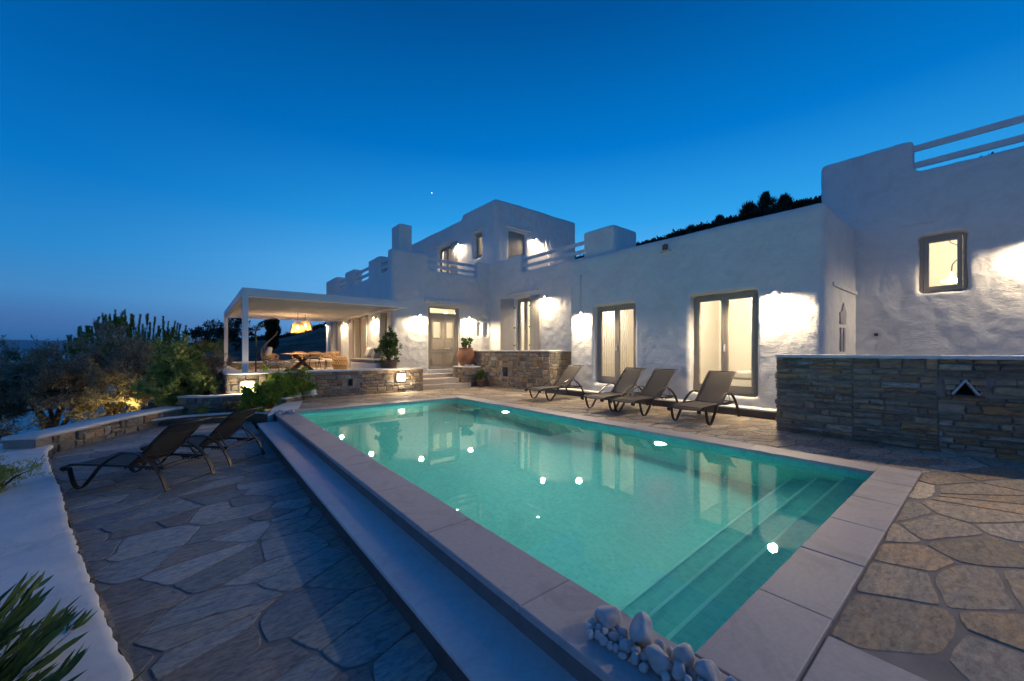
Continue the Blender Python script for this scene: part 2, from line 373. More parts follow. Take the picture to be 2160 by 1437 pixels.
# ------------------------------------------------------------------ wall frames: u along the wall, w outwards, z up
def fX(x0):   # wall looking towards -X; u = y
    return lambda u0,u1,w0,w1,z0,z1: (x0-w1, x0-w0, u0, u1, z0, z1)
def fY(y0):   # wall looking towards -Y; u = x
    return lambda u0,u1,w0,w1,z0,z1: (u0, u1, y0-w1, y0-w0, z0, z1)
def slab(mb, F, u0, u1, z0, z1, th, holes=()):
    us = sorted({u0,u1,*[h[0] for h in holes],*[h[1] for h in holes]}); zs = sorted({z0,z1,*[h[2] for h in holes],*[h[3] for h in holes]})
    e = .004
    for a, b in zip(us, us[1:]):
        run = None
        for c, d in zip(zs, zs[1:]):
            inside = any(h[0]-1e-6 <= a and b <= h[1]+1e-6 and h[2]-1e-6 <= c and d <= h[3]+1e-6 for h in holes)
            if not inside: mb.box(*F(a-e, b+e, -th, 0, c-e, d+e))

STONE_A = [(.27,.225,.165),(.21,.185,.145),(.30,.245,.18),(.18,.16,.135),(.34,.26,.165),(.24,.215,.185),(.28,.19,.11),(.20,.185,.165)]
STONE_B = [(0.325, 0.234, 0.149), (0.273, 0.204, 0.138), (0.377, 0.252, 0.149), (0.299, 0.234, 0.171), (0.39, 0.228, 0.11), (0.338, 0.258, 0.176), (0.247, 0.192, 0.138), (0.403, 0.318, 0.226), (0.338, 0.264, 0.187)]
def hb(F, h, m=.16): b = F(h[0]-m,h[1]+m,-.7,.2,h[2]-m,h[3]+m); return b
def stoneface(mb, P0, P1, z0, z1, pal, hmin=.07, hmax=.19, wmin=.12, wmax=.5, holes=(), prot=(.008,.035), bright=.02, zt=None):
    """courses of rough stones on the vertical face from P0 to P1; outward is to the right of P0->P1"""
    P0 = Vector((*P0,0)); P1 = Vector((*P1,0)); D = P1-P0; Ln = D.length; D.normalize(); Nn = Vector((D.y,-D.x,0))
    z = z0
    while z < z1-.03:
        h = random.uniform(hmin, hmax)
        if z1-z-h < .06: h = z1-z
        u = -random.uniform(0,.1)
        while u < Ln-.02:
            w = random.uniform(wmin, wmax)*(1 if h > .1 else .8)
            if Ln-u-w < .08: w = Ln-u
            a, b = max(u,0), min(u+w, Ln); u += w
            if b-a < .04: continue
            parts = [(a,b,z,z+h)]
            if h > .14 and random.random() < .25:
                k = z+h*random.uniform(.4,.6); parts = [(a,b,z,k),(a,b,k,z+h)]
            for a_, b_, c_, d_ in parts:
                if any(not (b_ < hh[0] or a_ > hh[1] or d_ < hh[2] or c_ > hh[3]) for hh in holes): continue
                g = random.uniform(.005,.011); j = .012; w_, h_ = b_-a_, d_-c_
                ring = []
                nx = max(2, int(w_/.07))
                for i in range(nx): ring.append((a_+g+(w_-2*g)*i/nx, c_+g))
                for i in range(2): ring.append((b_-g, c_+g+(h_-2*g)*i/2))
                for i in range(nx): ring.append((b_-g-(w_-2*g)*i/nx, d_-g))
                for i in range(2): ring.append((a_+g, d_-g-(h_-2*g)*i/2))
                jt = min(j, h_*.09)
                ring = [(min(max(x+random.uniform(-jt,jt), 0), Ln), y+random.uniform(-jt,jt)) for x, y in ring]
                cx, cz = (a_+b_)/2, (c_+d_)/2; pr = random.uniform(*prot); n = len(ring)
                tilt = random.uniform(-.012,.012)
                vs = []
                for f, q in ((1,-.03),(.99,pr*.55),(.86,pr)):
                    for x, y in ring:
                        dd = q+(random.uniform(-.004,.004) if q > 0 else 0)+tilt*(y-cz)/h_*(q > 0)
                        if f == .86: xx, yy = x-math.copysign(min(abs(x-cx),.014), x-cx), y-math.copysign(min(abs(y-cz),.014), y-cz)
                        elif f == .99: xx, yy = x, y
                        else: xx, yy = x, y
                        p = P0+D*xx+Nn*dd; vs.append((p.x,p.y,yy))
                p = P0+D*cx+Nn*(pr+random.uniform(0,.008)); vs.append((p.x,p.y,cz))
                fs = []
                for k in range(2):
                    for i in range(n): fs.append((k*n+i, k*n+(i+1)%n, (k+1)*n+(i+1)%n, (k+1)*n+i))
                fs += [(2*n+i, 2*n+(i+1)%n, 3*n) for i in range(n)]
                c = random.choice(pal); s_ = random.uniform(.75,1.25)
                if random.random() < bright: c = (.40,.36,.31); s_ = 1
                mb.add(vs, fs, tuple(x*s_ for x in c))
        z += h
def stone_wall(name, label, segs, z0, z1, th, pal, cat='stone wall', cap=True, capmat='plaster_smooth', cap_over=.02, mort=(.19,.17,.14), group=None, **k):
    root = empty(name); tag(root, label, cat, group); mb = MB()
    for s in segs:
        stoneface(mb, s[0], s[1], z0, z1, pal, **k)
    return root, mb

# ------------------------------------------------------------------ terrain, sea, sky-line
AZ = [(-180,-.02),(-60,-.05),(-25,-.16),(-14,-.12),(-9,-.06),(-5,-.02),(-2.5,.0),(1,.018),(5,.024),(9,.034),(14,.062),(22,.10),(35,.16),(45,.215),(57,.251),(65,.275),(72,.288),(77,.290),(84,.294),(92,.300),(110,.30),(150,.1),(180,-.02)]
def ridge(az):
    for (a,b),(c,d) in zip(AZ, AZ[1:]):
        if a <= az <= c: t=(az-a)/(c-a); return b+(d-b)*t
    return 0
def sstep(t): t = max(0,min(1,t)); return t*t*(3-2*t)
def ground_z(x, y):
    r = math.hypot(x,y); az = math.degrees(math.atan2(x,y))
    e = ridge(az)*1.0
    base = -.75
    # steep fall on the seaward side (west of the terrace)
    w = -(x+2.4)+(y-9)*.10 if y < 30 else -(x+2.4)+2.1
    west = max(0, w); base -= .55*west + .012*west*west
    if az > -6:
        D_ = 70-25*sstep((az-20)/40)
        t = sstep((r-26)/(D_-26)); top = 1.4+e*D_
        z = (-.5)*(1-t)+top*t
        if r > D_: z = top + (r-D_)*(.03 if e > .03 else e*.5)-(r-D_)**2*.0006
        f = sstep((az+6)/7); base = base*(1-f)+min(z, 60)*f if x < -2.4 else (base+.25 if r < 20 else z*f+base*(1-f))
    base += .12*noise.noise(Vector((x*.25,y*.25,0)))+(.5*noise.noise(Vector((x*.05,y*.05,3))) if r > 35 else 0)
    if -2.4 < x < 16 and -6 < y < 13: base = min(base, -.62)
    if 1.1 < x < 7.2 and .2 < y < 11: base = -2.2
    if .3 < x < 19 and 12 <= y < 28: base = min(base, -.1)
    return max(base, -75)
def terrain():
    vs, fs = [], []; rs = [0.6*1.055**i for i in range(125)]; na = 300
    for r in rs:
        if r > 420: break
        for j in range(na):
            a = 2*math.pi*j/na; x, y = r*math.sin(a), r*math.cos(a); vs.append((x,y,ground_z(x,y)))
    n = len(vs)//na
    for i in range(n-1):
        for j in range(na): fs.append((i*na+j, i*na+(j+1)%na, (i+1)*na+(j+1)%na, (i+1)*na+j))
    vs.append((0,0,-.6)); c = len(vs)-1
    for j in range(na): fs.append((j, c, (j+1)%na))
    o = MB().add(vs, fs).build('ground', M['ground'], smooth=True); tag(o, 'dry rocky hillside falling to the sea', kind='structure')
terrain()
mb = MB(); k = 96
mb.add([(80000*math.cos(2*math.pi*i/k), 80000*math.sin(2*math.pi*i/k), -55) for i in range(k)], [tuple(range(k))])
tag(mb.build('sea', M['sea']), 'calm blue sea at dusk', kind='structure')
def island(name, label, az0, az1, dist, prof, seed):
    vs, fs = [], []; n = 60; rows = 8
    for i in range(n+1):
        t = i/n; az = R_(az0+(az1-az0)*t); k_ = t*(len(prof)-1); a = int(min(k_, len(prof)-2)); h = prof[a]+(prof[a+1]-prof[a])*(k_-a)
        h = max(0,h+8*noise.noise(Vector((t*14,seed,0))))
        for j in range(rows+1):
            s = j/rows; rr = dist+(s-.5)*3000; zz = h*math.sin(math.pi*s)
            vs.append((rr*math.sin(az), rr*math.cos(az), -56+zz))
    for i in range(n):
        for j in range(rows): fs.append((i*(rows+1)+j, (i+1)*(rows+1)+j, (i+1)*(rows+1)+j+1, i*(rows+1)+j+1))
    tag(MB().add(vs, fs).build(name, M['island'], smooth=True), label, kind='structure')
island('hills', 'low dark island ridge on the sea horizon', -22, -2, 14000, [120,190,280,300,300,290,330,330,180,0], 1)
island('hills', 'long low headland far left on the water', -40, -11, 9000, [40,60,50,60,45,20,0], 5)

# ------------------------------------------------------------------ decks of irregular flagstones
def clip(poly, nx, ny, d):      # keep nx*x+ny*y <= d
    out = []; n = len(poly)
    for i in range(n):
        a, b = poly[i], poly[(i+1)%n]; da = nx*a[0]+ny*a[1]-d; db = nx*b[0]+ny*b[1]-d
        if da <= 0: out.append(a)
        if (da < 0 < db) or (db < 0 < da): t = da/(da-db); out.append((a[0]+(b[0]-a[0])*t, a[1]+(b[1]-a[1])*t))
    return out
def flagstones(mb, x0, x1, y0, y1, z, size, rot, stretch, pal, keep, clips=(), gap=.022, seed=1):
    rnd = random.Random(seed); ca, sa = math.cos(rot), math.sin(rot)
    diag = math.hypot(x1-x0, y1-y0)/2+1; cx, cy = (x0+x1)/2, (y0+y1)/2
    fw = lambda u, v: (cx+u*ca-v*sa*stretch, cy+u*sa+v*ca*stretch)
    pts = []; k = int(diag/size)+1; kv = int(diag/size/stretch)+1
    for i in range(-k, k):
        for j in range(-kv, kv):
            if rnd.random() < .14: continue
            pts.append(((i+rnd.uniform(-.49,.49)+(j%2)*.4)*size, (j+rnd.uniform(-.30,.30))*size))
    for u in list(pts):
        if rnd.random() < .22: pts.append((u[0]+rnd.uniform(-.5,.5)*size, u[1]+rnd.uniform(.25,.45)*size))
    arr = np.array(pts)
    for (u, v) in pts:
        x, y = fw(u, v)
        if not (x0-.5 < x < x1+.5 and y0-.5 < y < y1+.5) or not keep(x, y): continue
        dd = (arr[:,0]-u)**2+(arr[:,1]-v)**2; idx = np.argsort(dd)[1:22]
        r = size*1.15; poly = [(u-r,v-r),(u+r,v-r),(u+r,v+r),(u-r,v+r)]
        for i in idx:
            dx, dy = arr[i,0]-u, arr[i,1]-v; l = math.hypot(dx,dy); nx, ny = dx/l, dy/l
            g = gap*rnd.uniform(.5,1.4)/(stretch if abs(ny) > .7 else 1)
            poly = clip(poly, nx, ny, nx*u+ny*v+l/2-g)
            if len(poly) < 3: break
        if len(poly) < 3: continue
        W = [fw(*p) for p in poly]
        for c in [(-1,0,-x0),(1,0,x1),(0,-1,-y0),(0,1,y1)]: W = clip(W, *c)
        for (ax,bx_,ay,by) in clips:   # rectangular hole
            if len(W) < 3: break
            if max(p[0] for p in W) > ax and min(p[0] for p in W) < bx_ and max(p[1] for p in W) > ay and min(p[1] for p in W) < by:
                opts = [(x-bx_, (-1,0,-bx_)), (ax-x, (1,0,ax)), (y-by, (0,-1,-by)), (ay-y, (0,1,ay))]
                W = clip(W, *max(opts)[1])
        if len(W) < 3: continue
        # subdivide and roughen edges
        ring = []; n = len(W)
        for i in range(n):
            a, b = W[i], W[(i+1)%n]; l = math.hypot(b[0]-a[0], b[1]-a[1]); m = max(1, int(l/.06))
            for q in range(m):
                t = q/m; px, py = a[0]+(b[0]-a[0])*t, a[1]+(b[1]-a[1])*t
                if q == 0:   # round the corner a bit
                    mx_, my_ = sum(p[0] for p in W)/n, sum(p[1] for p in W)/n; dl = math.hypot(mx_-px,my_-py)+1e-6; s = min(.012, dl*.1)
                    px += (mx_-px)/dl*s; py += (my_-py)/dl*s
                nn = .013; mm_ = .006; ring.append((px+nn*noise.noise(Vector((px*5,py*5,1)))+mm_*noise.noise(Vector((px*19,py*19,1))), py+nn*noise.noise(Vector((px*5,py*5,9)))+mm_*noise.noise(Vector((px*19,py*19,9)))))
        if len(ring) < 4: continue
        mx_, my_ = sum(p[0] for p in ring)/len(ring), sum(p[1] for p in ring)/len(ring); n = len(ring)
        zz = z+rnd.uniform(-.002,.002); tx, ty = rnd.uniform(-.004,.004), rnd.uniform(-.004,.004)
        vs = [(a,b,z-.03) for a,b in ring]+[(a,b,zz-.003) for a,b in ring]
        for a, b in ring:
            dl = math.hypot(mx_-a,my_-b)+1e-6; s = min(.004, dl*.3); a2, b2 = a+(mx_-a)/dl*s, b+(my_-b)/dl*s
            vs.append((a2,b2,zz+tx*(a2-mx_)+ty*(b2-my_)))
        fs = [(i,(i+1)%n,n+(i+1)%n,n+i) for i in range(n)]+[(n+i,n+(i+1)%n,2*n+(i+1)%n,2*n+i) for i in range(n)]+[tuple(range(2*n,3*n))]
        c = rnd.choice(pal); s_ = rnd.uniform(.8,1.2); mb.add(vs, fs, tuple(q*s_ for q in c))
PAL_D = [(.42,.34,.24),(.36,.30,.225),(.46,.38,.28),(.33,.28,.22),(.43,.31,.20),(.37,.33,.275),(.48,.41,.31),(.37,.28,.19)]
PAL_L = [(.27,.31,.31),(.23,.27,.28),(.30,.33,.33),(.22,.25,.26),(.28,.285,.265),(.26,.255,.24),(.34,.37,.365)]
def slabs_only(mb, z): return mb
# main deck around the pool
mb = MB(); t0, t1 = -.0235, -.30
for a,b,c,d in [(1.45,10.62,-9,.60),(6.45,10.62,.60,10.45),(1.9,10.62,10.45,13.4),(10.62,12.3,-9,2.2)]: mb.box(a,b,c,d,t1,t0)
deck = mb.build('deck', M['deckmortar']); tag(deck, 'main pool deck of irregular brown flagstones', kind='structure')
mb = MB()
flagstones(mb, 1.47, 9.5, -5.2, 13.3, -.018, .55, R_(-22), .62, PAL_D, lambda x,y: not (1.9 < x < 6.0 and 1.1 < y < 10) and not (x < 2.05 and y > 10.4) and not(x < 2.5 and -.6<y<.6), [(1.38,6.52,.52,10.52),(.5,2.46,-.62,.54)], gap=.014, seed=4)
st = mb.build('flagstone_paving', M['flagstone']); st.parent = deck
# marble slab piece beside the coping corner
mb = MB().box(1.40,2.44,-.60,.52,-.05,-.012); o = mb.build('paving_slab', M['coping'], deck, bevel=.006)
# lower deck
LZ = -.33
low = MB().prism([(-3.1,-4),(1.05,-4),(1.05,12.6),(-1.2,12.6),(-2.6,10.6)], -.75, LZ-.0065).build('deck', M['deckmortar']); tag(low, 'lower sunken deck of blue grey flagstones', kind='structure')
mb = MB()
flagstones(mb, -2.7, 1.05, -3.5, 12.45, LZ, .47, R_(16), .66, PAL_L, lambda x,y: x > -2.5, (), gap=.008, seed=12)
st = mb.build('flagstone_paving', M['flagstone']); st.parent = low

# ------------------------------------------------------------------ pool
WZ = -.085
M['nosing'] = simple('pale_step_nosing', (.42,.85,.74), .4, var=.03, bmp=0)
PX0, PX1, PY0, PY1 = 1.76, 6.14, .85, 10.17; DZ = -1.45
pool = empty('swimming_pool', ((PX0+PX1)/2, (PY0+PY1)/2, 0)); tag(pool, 'long rectangular pool lit green from within, pale stone coping', 'swimming pool')
pool.location = (0,0,0)
mb = MB()
mb.add([(PX0,PY0,DZ),(PX1,PY0,DZ),(PX1,PY1,DZ),(PX0,PY1,DZ)], [(0,1,2,3)])
for (a,b),(c,d) in [((PX0,PY0),(PX0,PY1)),((PX0,PY1),(PX1,PY1)),((PX1,PY1),(PX1,PY0)),((PX1,PY0),(PX0,PY0))]:
    mb.add([(a,b,DZ),(c,d,DZ),(c,d,-.045),(a,b,-.045)], [(0,1,2,3)])
mb.build('basin', M['mosaic'], pool)
mb = MB()
for i,(y,z) in enumerate([(1.16,-.32),(1.43,-.56),(1.70,-.80)]):
    ylo = [PY0, 1.16, 1.43][i]; mb.box(PX0+.004, PX1-.004, ylo+.0, y, DZ+.002, z)
mb.build('pool_steps', M['mosaic'], pool)
for y, z in [(1.16,-.32),(1.43,-.56),(1.70,-.80)]: MB().box(PX0+.006, PX1-.006, y-.022, y+.004, z-.02, z+.003).build('step_nosing', M['nosing'], pool)
mb = MB(); mb.add([(PX0,PY0,WZ),(PX1,PY0,WZ),(PX1,PY1,WZ),(PX0,PY1,WZ)], [(0,1,2,3)])
wo_ = mb.build('water', M['water']); tag(wo_, 'still clear pool water with reflections', kind='structure')
def coping_run(x0,x1,y0,y1,along,step,z0,z1,over=.0):
    L0, L1 = (x0,x1) if along == 'x' else (y0,y1); n = max(1, round((L1-L0)/step)); g = .0025
    for i in range(n):
        a = L0+(L1-L0)*i/n+g; b = L0+(L1-L0)*(i+1)/n-g
        m = MB().box(*( (a,b,y0,y1) if along=='x' else (x0,x1,a,b)), z0, z1+random.uniform(-.0012,.0012)); m.build('coping_slab', M['coping'], pool, bevel=.007)
coping_run(1.38,1.785,.53,10.50,'y',1.05,-.045,0)
coping_run(6.115,6.52,.878,10.50,'y',1.3,-.045,0)
coping_run(1.79,6.11,10.145,10.50,'x',1.08,-.045,0)
coping_run(1.79,6.52,.53,.875,'x',.78,-.045,0)
mb = MB().box(1.39,6.51,.54,10.49,-.052,-.047)
mb2 = MB()
for b in [(1.40,1.75,.545,10.485),(6.15,6.50,.545,10.485),(1.75,6.15,10.18,10.485),(1.75,6.15,.545,.84)]: mb2.box(*b, -.30, -.0455)
mb2.build('bond_beam', M['joint'], pool)
# side step along the pool wall
mb = MB(); mb.box(1.02,1.415,-3.0,9.95,-.185,-.155); s_ = mb.build('step', M['step_marble'], bevel=.008)
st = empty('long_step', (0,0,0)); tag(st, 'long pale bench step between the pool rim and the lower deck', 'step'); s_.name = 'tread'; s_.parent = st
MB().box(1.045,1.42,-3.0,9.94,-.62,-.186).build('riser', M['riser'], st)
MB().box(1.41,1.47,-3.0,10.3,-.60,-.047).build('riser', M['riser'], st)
MB().box(1.395,1.46,-3.0,.525,-.046,-.012).build('edge_slab', M['coping'], st)
# underwater lamps
def pool_lamp(y, z, label, e):
    r = empty('pool_light', (PX1, y, z)); tag(r, label, 'pool light', 'underwater lights in the pool wall')
    b = MB().lathe([(0,-.03),(.10,-.03),(.12,-.01),(.12,.0)], n=24); o = b.build('housing', M['white_metal'], r, smooth=True); o.rotation_euler = (0,R_(-90),0); o.location = (-.035,0,0)
    b = MB().lathe([(.0,.012),(.05,.010),(.075,.0)], n=24); o = b.build('lens', M['poollens'], r, smooth=True); o.rotation_euler = (0,R_(-90),0); o.location = (-.035,0,0)
    o.visible_shadow = True
    lamp('lamp', 'SPOT', (-.09,0,0), e*3.4, (.92,1.0,.86), .06, r, spot_size=R_(168), spot_blend=.6, rot=(0,R_(90),0))
pool_lamp(7.75, -.42, 'glowing underwater light in the pool wall beside the farthest lounger', 85)
pool_lamp(3.55, -.42, 'glowing underwater light in the pool wall nearer the pool steps', 85)

# ------------------------------------------------------------------ villa
villa = empty('villa', (0,0,0)); tag(villa, 'white rounded Cycladic villa with lit windows and roof terraces', 'villa')
AX = 9.55
dA1 = (6.34,7.80,.40,2.76); dA2 = (3.27,4.78,.36,2.77)
F = fX(AX); mb = MB()
slab(mb, F, 2.08, 8.78, -.2, 4.35, .50, [dA1, dA2])
mb.box(AX,12.6,2.08,8.78,4.0,4.36)
mb.box(AX+.3,12.5,2.08,2.55,-.2,4.2); mb.box(AX+.3,10.75,8.3,8.775,-.2,4.2)
wa = remesh(mb, 'wall', M['plaster'], villa, .045, 4, .009, 1.8, .018, sharp=[hb(F,dA1),hb(F,dA2)]); wa['label'] = 'long low white front wall of the right wing'
# small roof block, left of the right wing
mb = MB().box(9.75,10.95,7.16,8.4,4.2,5.22); remesh(mb, 'chimney_block', M['plaster'], villa, .05, 3, .008, 1.6, .02)
# wing B (recessed) and entrance wall C, side wall D
BX = 10.6; dB = (11.88,12.88,1.0,3.62); mb = MB()
slab(mb, fX(BX), 8.6, 15.0, -.3, 4.72, .46, [dB])
CY = 14.6; dC = (7.44,8.90,.45,3.24); niche_rects = []
def arch(x0,x1,z0,z1,rise):   # arch-topped hole as strips
    out = []; n = 6
    for i in range(n):
        a = x0+(x1-x0)*i/n; b = x0+(x1-x0)*(i+1)/n; m = ((a+b)/2-(x0+x1)/2)/((x1-x0)/2); out.append((a,b,z0,z1+rise*math.sqrt(max(0,1-m*m))))
    return out
NI = [(9.82,10.06,2.02,2.66),(10.18,10.44,2.02,2.66)]+arch(9.83,10.42,2.74,2.78,.20)
slab(mb, fY(CY), 5.84, 10.9, -.3, 4.74, .13, [dC]+NI)
mb.box(5.84,7.44,CY+.12,CY+.45,-.3,4.74); mb.box(8.90,10.9,CY+.12,CY+.45,-.3,4.74); mb.box(7.4,8.95,CY+.12,CY+.45,3.24,4.74)
DX = 5.84; dD = [(15.05,15.8,1.6,2.95),(17.85,19.1,.57,2.95),(21.6,22.9,.57,2.98)]
slab(mb, fX(DX), 14.6, 24.3, -.3, 4.58, .46, dD)
mb.box(5.84,6.3,14.6,15.0,4.6,5.33)                      # roof parapet blocks
mb.box(5.84,7.40,14.6,15.0,4.6,5.36); mb.box(9.86,10.9,14.6,15.0,4.6,5.42)
mb.box(BX,BX+.4,12.5,15.0,4.6,5.46)
for a,b,h in [(15.85,17.2,5.30),(19.3,20.6,5.34),(22.1,24.3,5.36)]: mb.box(5.84,6.3,a,b,4.5,h)
mb.box(6.0,17.2,14.9,24.3,4.2,4.50); mb.box(10.6,17.2,14.9,27,4.3,4.72); mb.box(BX+.1,17.2,8.6,15,4.3,4.70)
wb = remesh(mb, 'wall', M['plaster'], villa, .05, 3, .011, 1.8, .02, sharp=[hb(fX(BX),dB),hb(fY(CY),dC),hb(fY(CY),(9.8,10.5,2.0,3.05),.08)]+[hb(fX(DX),h) for h in dD]); wb['label'] = 'white entrance walls with stepped parapet'
# upper storey
EX, EY = 11.33, 15.3; mb = MB()
eL = [(19.5,21.15,4.9,7.52),(16.5,17.25,6.2,7.5)]; eR = [(12.2,13.3,4.9,7.45)]
slab(mb, fX(EX), EY, 18.45, 4.5, 8.86, .45, [eL[1]]); slab(mb, fX(EX), 18.45, 27, 4.5, 8.62, .45, [eL[0]])
slab(mb, fY(EY), EX, 17.2, 4.5, 8.86, .45, eR)
mb.box(EX,17.2,EY,18.45,8.5,8.87); mb.box(EX,17.2,18.3,27,8.3,8.62); mb.box(16.8,17.2,EY,27,4.5,8.6)
we = remesh(mb, 'wall', M['plaster'], villa, .065, 4, .010, 1.4, .025, sharp=[hb(fX(EX),h) for h in eL]+[hb(fY(EY),eR[0])]); we['label'] = 'white upper storey block'
mb = MB().box(6.45,7.0,15.25,16.1,4.7,6.62); remesh(mb, 'chimney', M['plaster'], villa, .05, 2, .006, 1.6, .015)
# tower
TX = 12.24; mb = MB(); tW = (.34,1.04,2.64,3.88)
slab(mb, fX(TX), -6.5, 2.76, -.3, 5.33, .46, [tW]); mb.box(TX,TX+.4,1.11,2.76,5.2,6.06); mb.box(TX,17,-6.5,2.7,5.0,5.32); mb.box(TX,17,2.3,2.76,-.3,5.33)
mb.box(TX,17,2.36,2.76,5.2,6.06)
wt = remesh(mb, 'wall', M['plaster'], villa, .045, 4, .012, 1.6, .024, sharp=[hb(fX(TX),tW)]); wt['label'] = 'tall white block at the right with roof rails'
# plinth bench at the foot of the right wing
mb = MB().box(9.19,9.56,2.40,9.58,.13,.17); mb.build('plinth_cap', M['plaster_smooth'], villa, bevel=.015)
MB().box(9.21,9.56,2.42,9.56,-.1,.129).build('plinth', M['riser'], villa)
# roof rails
def rails(parts, lab=None):
    mb = MB()
    for a, b in parts: mb.bar(a, b, .06, .13)
    return mb.build('railing', M['rail'], villa, bevel=.008)
rails([((7.35,14.75,5.20),(9.92,14.75,5.20)),((7.35,14.75,4.93),(9.92,14.75,4.93))])
rails([((BX+.15,12.55,5.24),(BX+.15,7.9,5.24)),((BX+.15,12.55,4.94),(BX+.15,7.9,4.94))])
for a, b in [(14.95,15.8),(17.2,19.25),(20.65,21.95)]: rails([((5.98,a,5.06),(5.98,b,5.06)),((5.98,a,4.79),(5.98,b,4.79))])
rails([((TX+.15,1.15,5.87),(TX+.15,-6.4,5.87)),((TX+.15,1.15,5.50),(TX+.15,-6.4,5.50))])
# rooms behind the openings
def room(x0,x1,y0,y1,z0,z1,open_side,lights,e):
    mb = MB(); fl = MB()
    fl.add([(x0,y0,z0),(x1,y0,z0),(x1,y1,z0),(x0,y1,z0)], [(0,1,2,3)])
    mb.add([(x0,y0,z1),(x1,y0,z1),(x1,y1,z1),(x0,y1,z1)], [(0,3,2,1)])
    for s,(a,b,c,d) in {'x0':(x0,y0,x0,y1),'y1':(x0,y1,x1,y1),'x1':(x1,y1,x1,y0),'y0':(x1,y0,x0,y0)}.items():
        if s in open_side: continue
        mb.add([(a,b,z0),(c,d,z0),(c,d,z1),(a,b,z1)], [(0,1,2,3)])
    r = mb.build('room_interior', M['room'], villa); f = fl.build('room_floor', M['floor_in'], r)
    for p in lights: lamp('assumed_room_lamp', 'POINT', p, e*5.2, (1,.89,.70), .12, villa)  # lamps out of view, assumed from the lit windows
room(AX+.49,13.2,5.6,8.28,.40,3.3,'x0',[(AX+.68,7.0,3.17)],50)
room(AX+.49,13.0,2.58,5.55,.36,3.3,'x0',[(AX+.68,4.0,3.17)],74)
room(BX+.45,13.9,10.2,14.3,.95,4.1,'x0',[(BX+.63,12.4,3.97)],60)
room(6.35,10.4,CY+.44,17.3,.44,3.9,'y0',[(8.2,CY+.62,3.77)],46)
room(DX+.45,9.6,17.4,20.5,.56,3.6,'x0',[(DX+.62,18.8,3.47)],14)
room(DX+.45,9.6,20.6,24.2,.56,3.6,'x0',[(DX+.62,22.4,3.47)],14)
room(EX+.44,16.7,EY+.46,26.5,4.75,8.2,'',[(13.6,17.5,7.6),(13.4,20.8,7.6)],55) if False else room(EX+.44,16.7,EY+.45,26.5,4.75,8.2,('x0','y0'),[(EX+.62,17.3,8.05),(EX+.62,20.8,8.05)],46)
room(TX+.45,16.0,-1.6,2.25,1.7,4.7,'x0',[(TX+.64,.5,4.55)],62)

def french(F, u0,u1,z0,z1, rec=.20, leaves=2, mat='taupe', open_leaf=None, fw=.085, rail_h=.16, handle=True, label=None):
    """outer frame, sashes with panes; placed in an opening, recessed"""
    e = .012; w0, w1 = -rec-.07, -rec
    mb = MB()
    mb.box(*F(u0-e,u0+fw,w0,w1,z0-e,z1+e)); mb.box(*F(u1-fw,u1+e,w0,w1,z0-e,z1+e))
    mb.box(*F(u0+fw,u1-fw,w0,w1,z1-fw,z1+e)); mb.box(*F(u0+fw,u1-fw,w0,w1,z0-e,z0+.06))
    fr = mb.build('window', M[mat], villa, bevel=.005)
    if label: fr['label'] = label
    a0, a1 = u0+fw, u1-fw; wd = (a1-a0)/leaves; sw = .075
    for i in range(leaves):
        b0, b1 = a0+wd*i+.004, a0+wd*(i+1)-.004; c0, c1 = z0+.065, z1-fw-.005
        mb = MB(); y0, y1 = w0+.012, w1+.012
        mb.box(*F(b0,b0+sw,y0,y1,c0,c1)); mb.box(*F(b1-sw,b1,y0,y1,c0,c1)); mb.box(*F(b0+sw,b1-sw,y0,y1,c1-sw,c1)); mb.box(*F(b0+sw,b1-sw,y0,y1,c0,c0+rail_h))
        mb.build('sash', M[mat], fr, bevel=.006)
        x = F(b0+sw-.003,b1-sw+.003,w0+.035,w0+.041,c0+rail_h-.003,c1-sw+.003)
        MB().box(*x).build('pane', M['glass'], fr)
    if handle:
        m_ = (a0+a1)/2; zc = z0+(z1-z0)*.46; mb = MB()
        mb.box(*F(m_-.014,m_+.014,w1+.014,w1+.026,zc-.09,zc+.09)); mb.box(*F(m_-.010,m_+.010,w1+.026,w1+.06,zc+.02,zc+.04)); mb.box(*F(m_-.010,m_+.010,w1+.05,w1+.066,zc-.09,zc+.04))
        mb.build('handle', M['white_metal'], fr)
    return fr
french(F, *dA1, label='tall glazed double door nearer the mid stone wall')
french(F, *dA2, label='widest tall glazed double door behind the nearest lounger')
fb = french(fX(BX), *dB, rec=.16)
def shutter(parent, F, u0, u1, w0, w1, z0, z1, mat='shutter', rot=None):
    mb = MB(); mb.box(*F(u0,u1,w0,w1,z0,z1)); n = max(3, round((u1-u0)/.085))
    for i in range(n):
        a = u0+(u1-u0)*(i+.06)/n; b = u0+(u1-u0)*(i+.94)/n; mb.box(*F(a,b,w1-.001,w1+.010,z0+.02,z1-.02))
    return mb.build('shutter', M[mat], parent, bevel=.003)
shutter(fb, fX(BX), 11.28, 11.86, .03, .065, 1.02, 3.62)
s = shutter(fb, lambda u0,u1,w0,w1,z0,z1: (-w1,-w0,u0,u1,z0,z1), 0, .60, -.035, 0, 1.02, 3.62); s.location = (BX-.03,12.92,0); s.rotation_euler = (0,0,R_(38))
for z in (1.6,2.35,3.2):
    MB().box(*fX(BX)(12.86,12.95,.0,.05,z,z+.05)).build('hinge', M['black_metal'], fb); MB().box(*fX(BX)(11.84,11.90,.02,.08,z,z+.05)).build('hinge', M['black_metal'], fb)
# side wall windows under the pergola
for i, h in enumerate(dD):
    w = french(fX(DX), *h, rec=.22, handle=False, leaves=2 if i else 1)
    if i: shutter(w, fX(DX), h[1]+.02, h[1]+.62, .03, .06, h[2]+.03, h[3]); 
    if i: shutter(w, fX(DX), h[0]-.64, h[0]-.02, .03, .06, h[2]+.03, h[3])
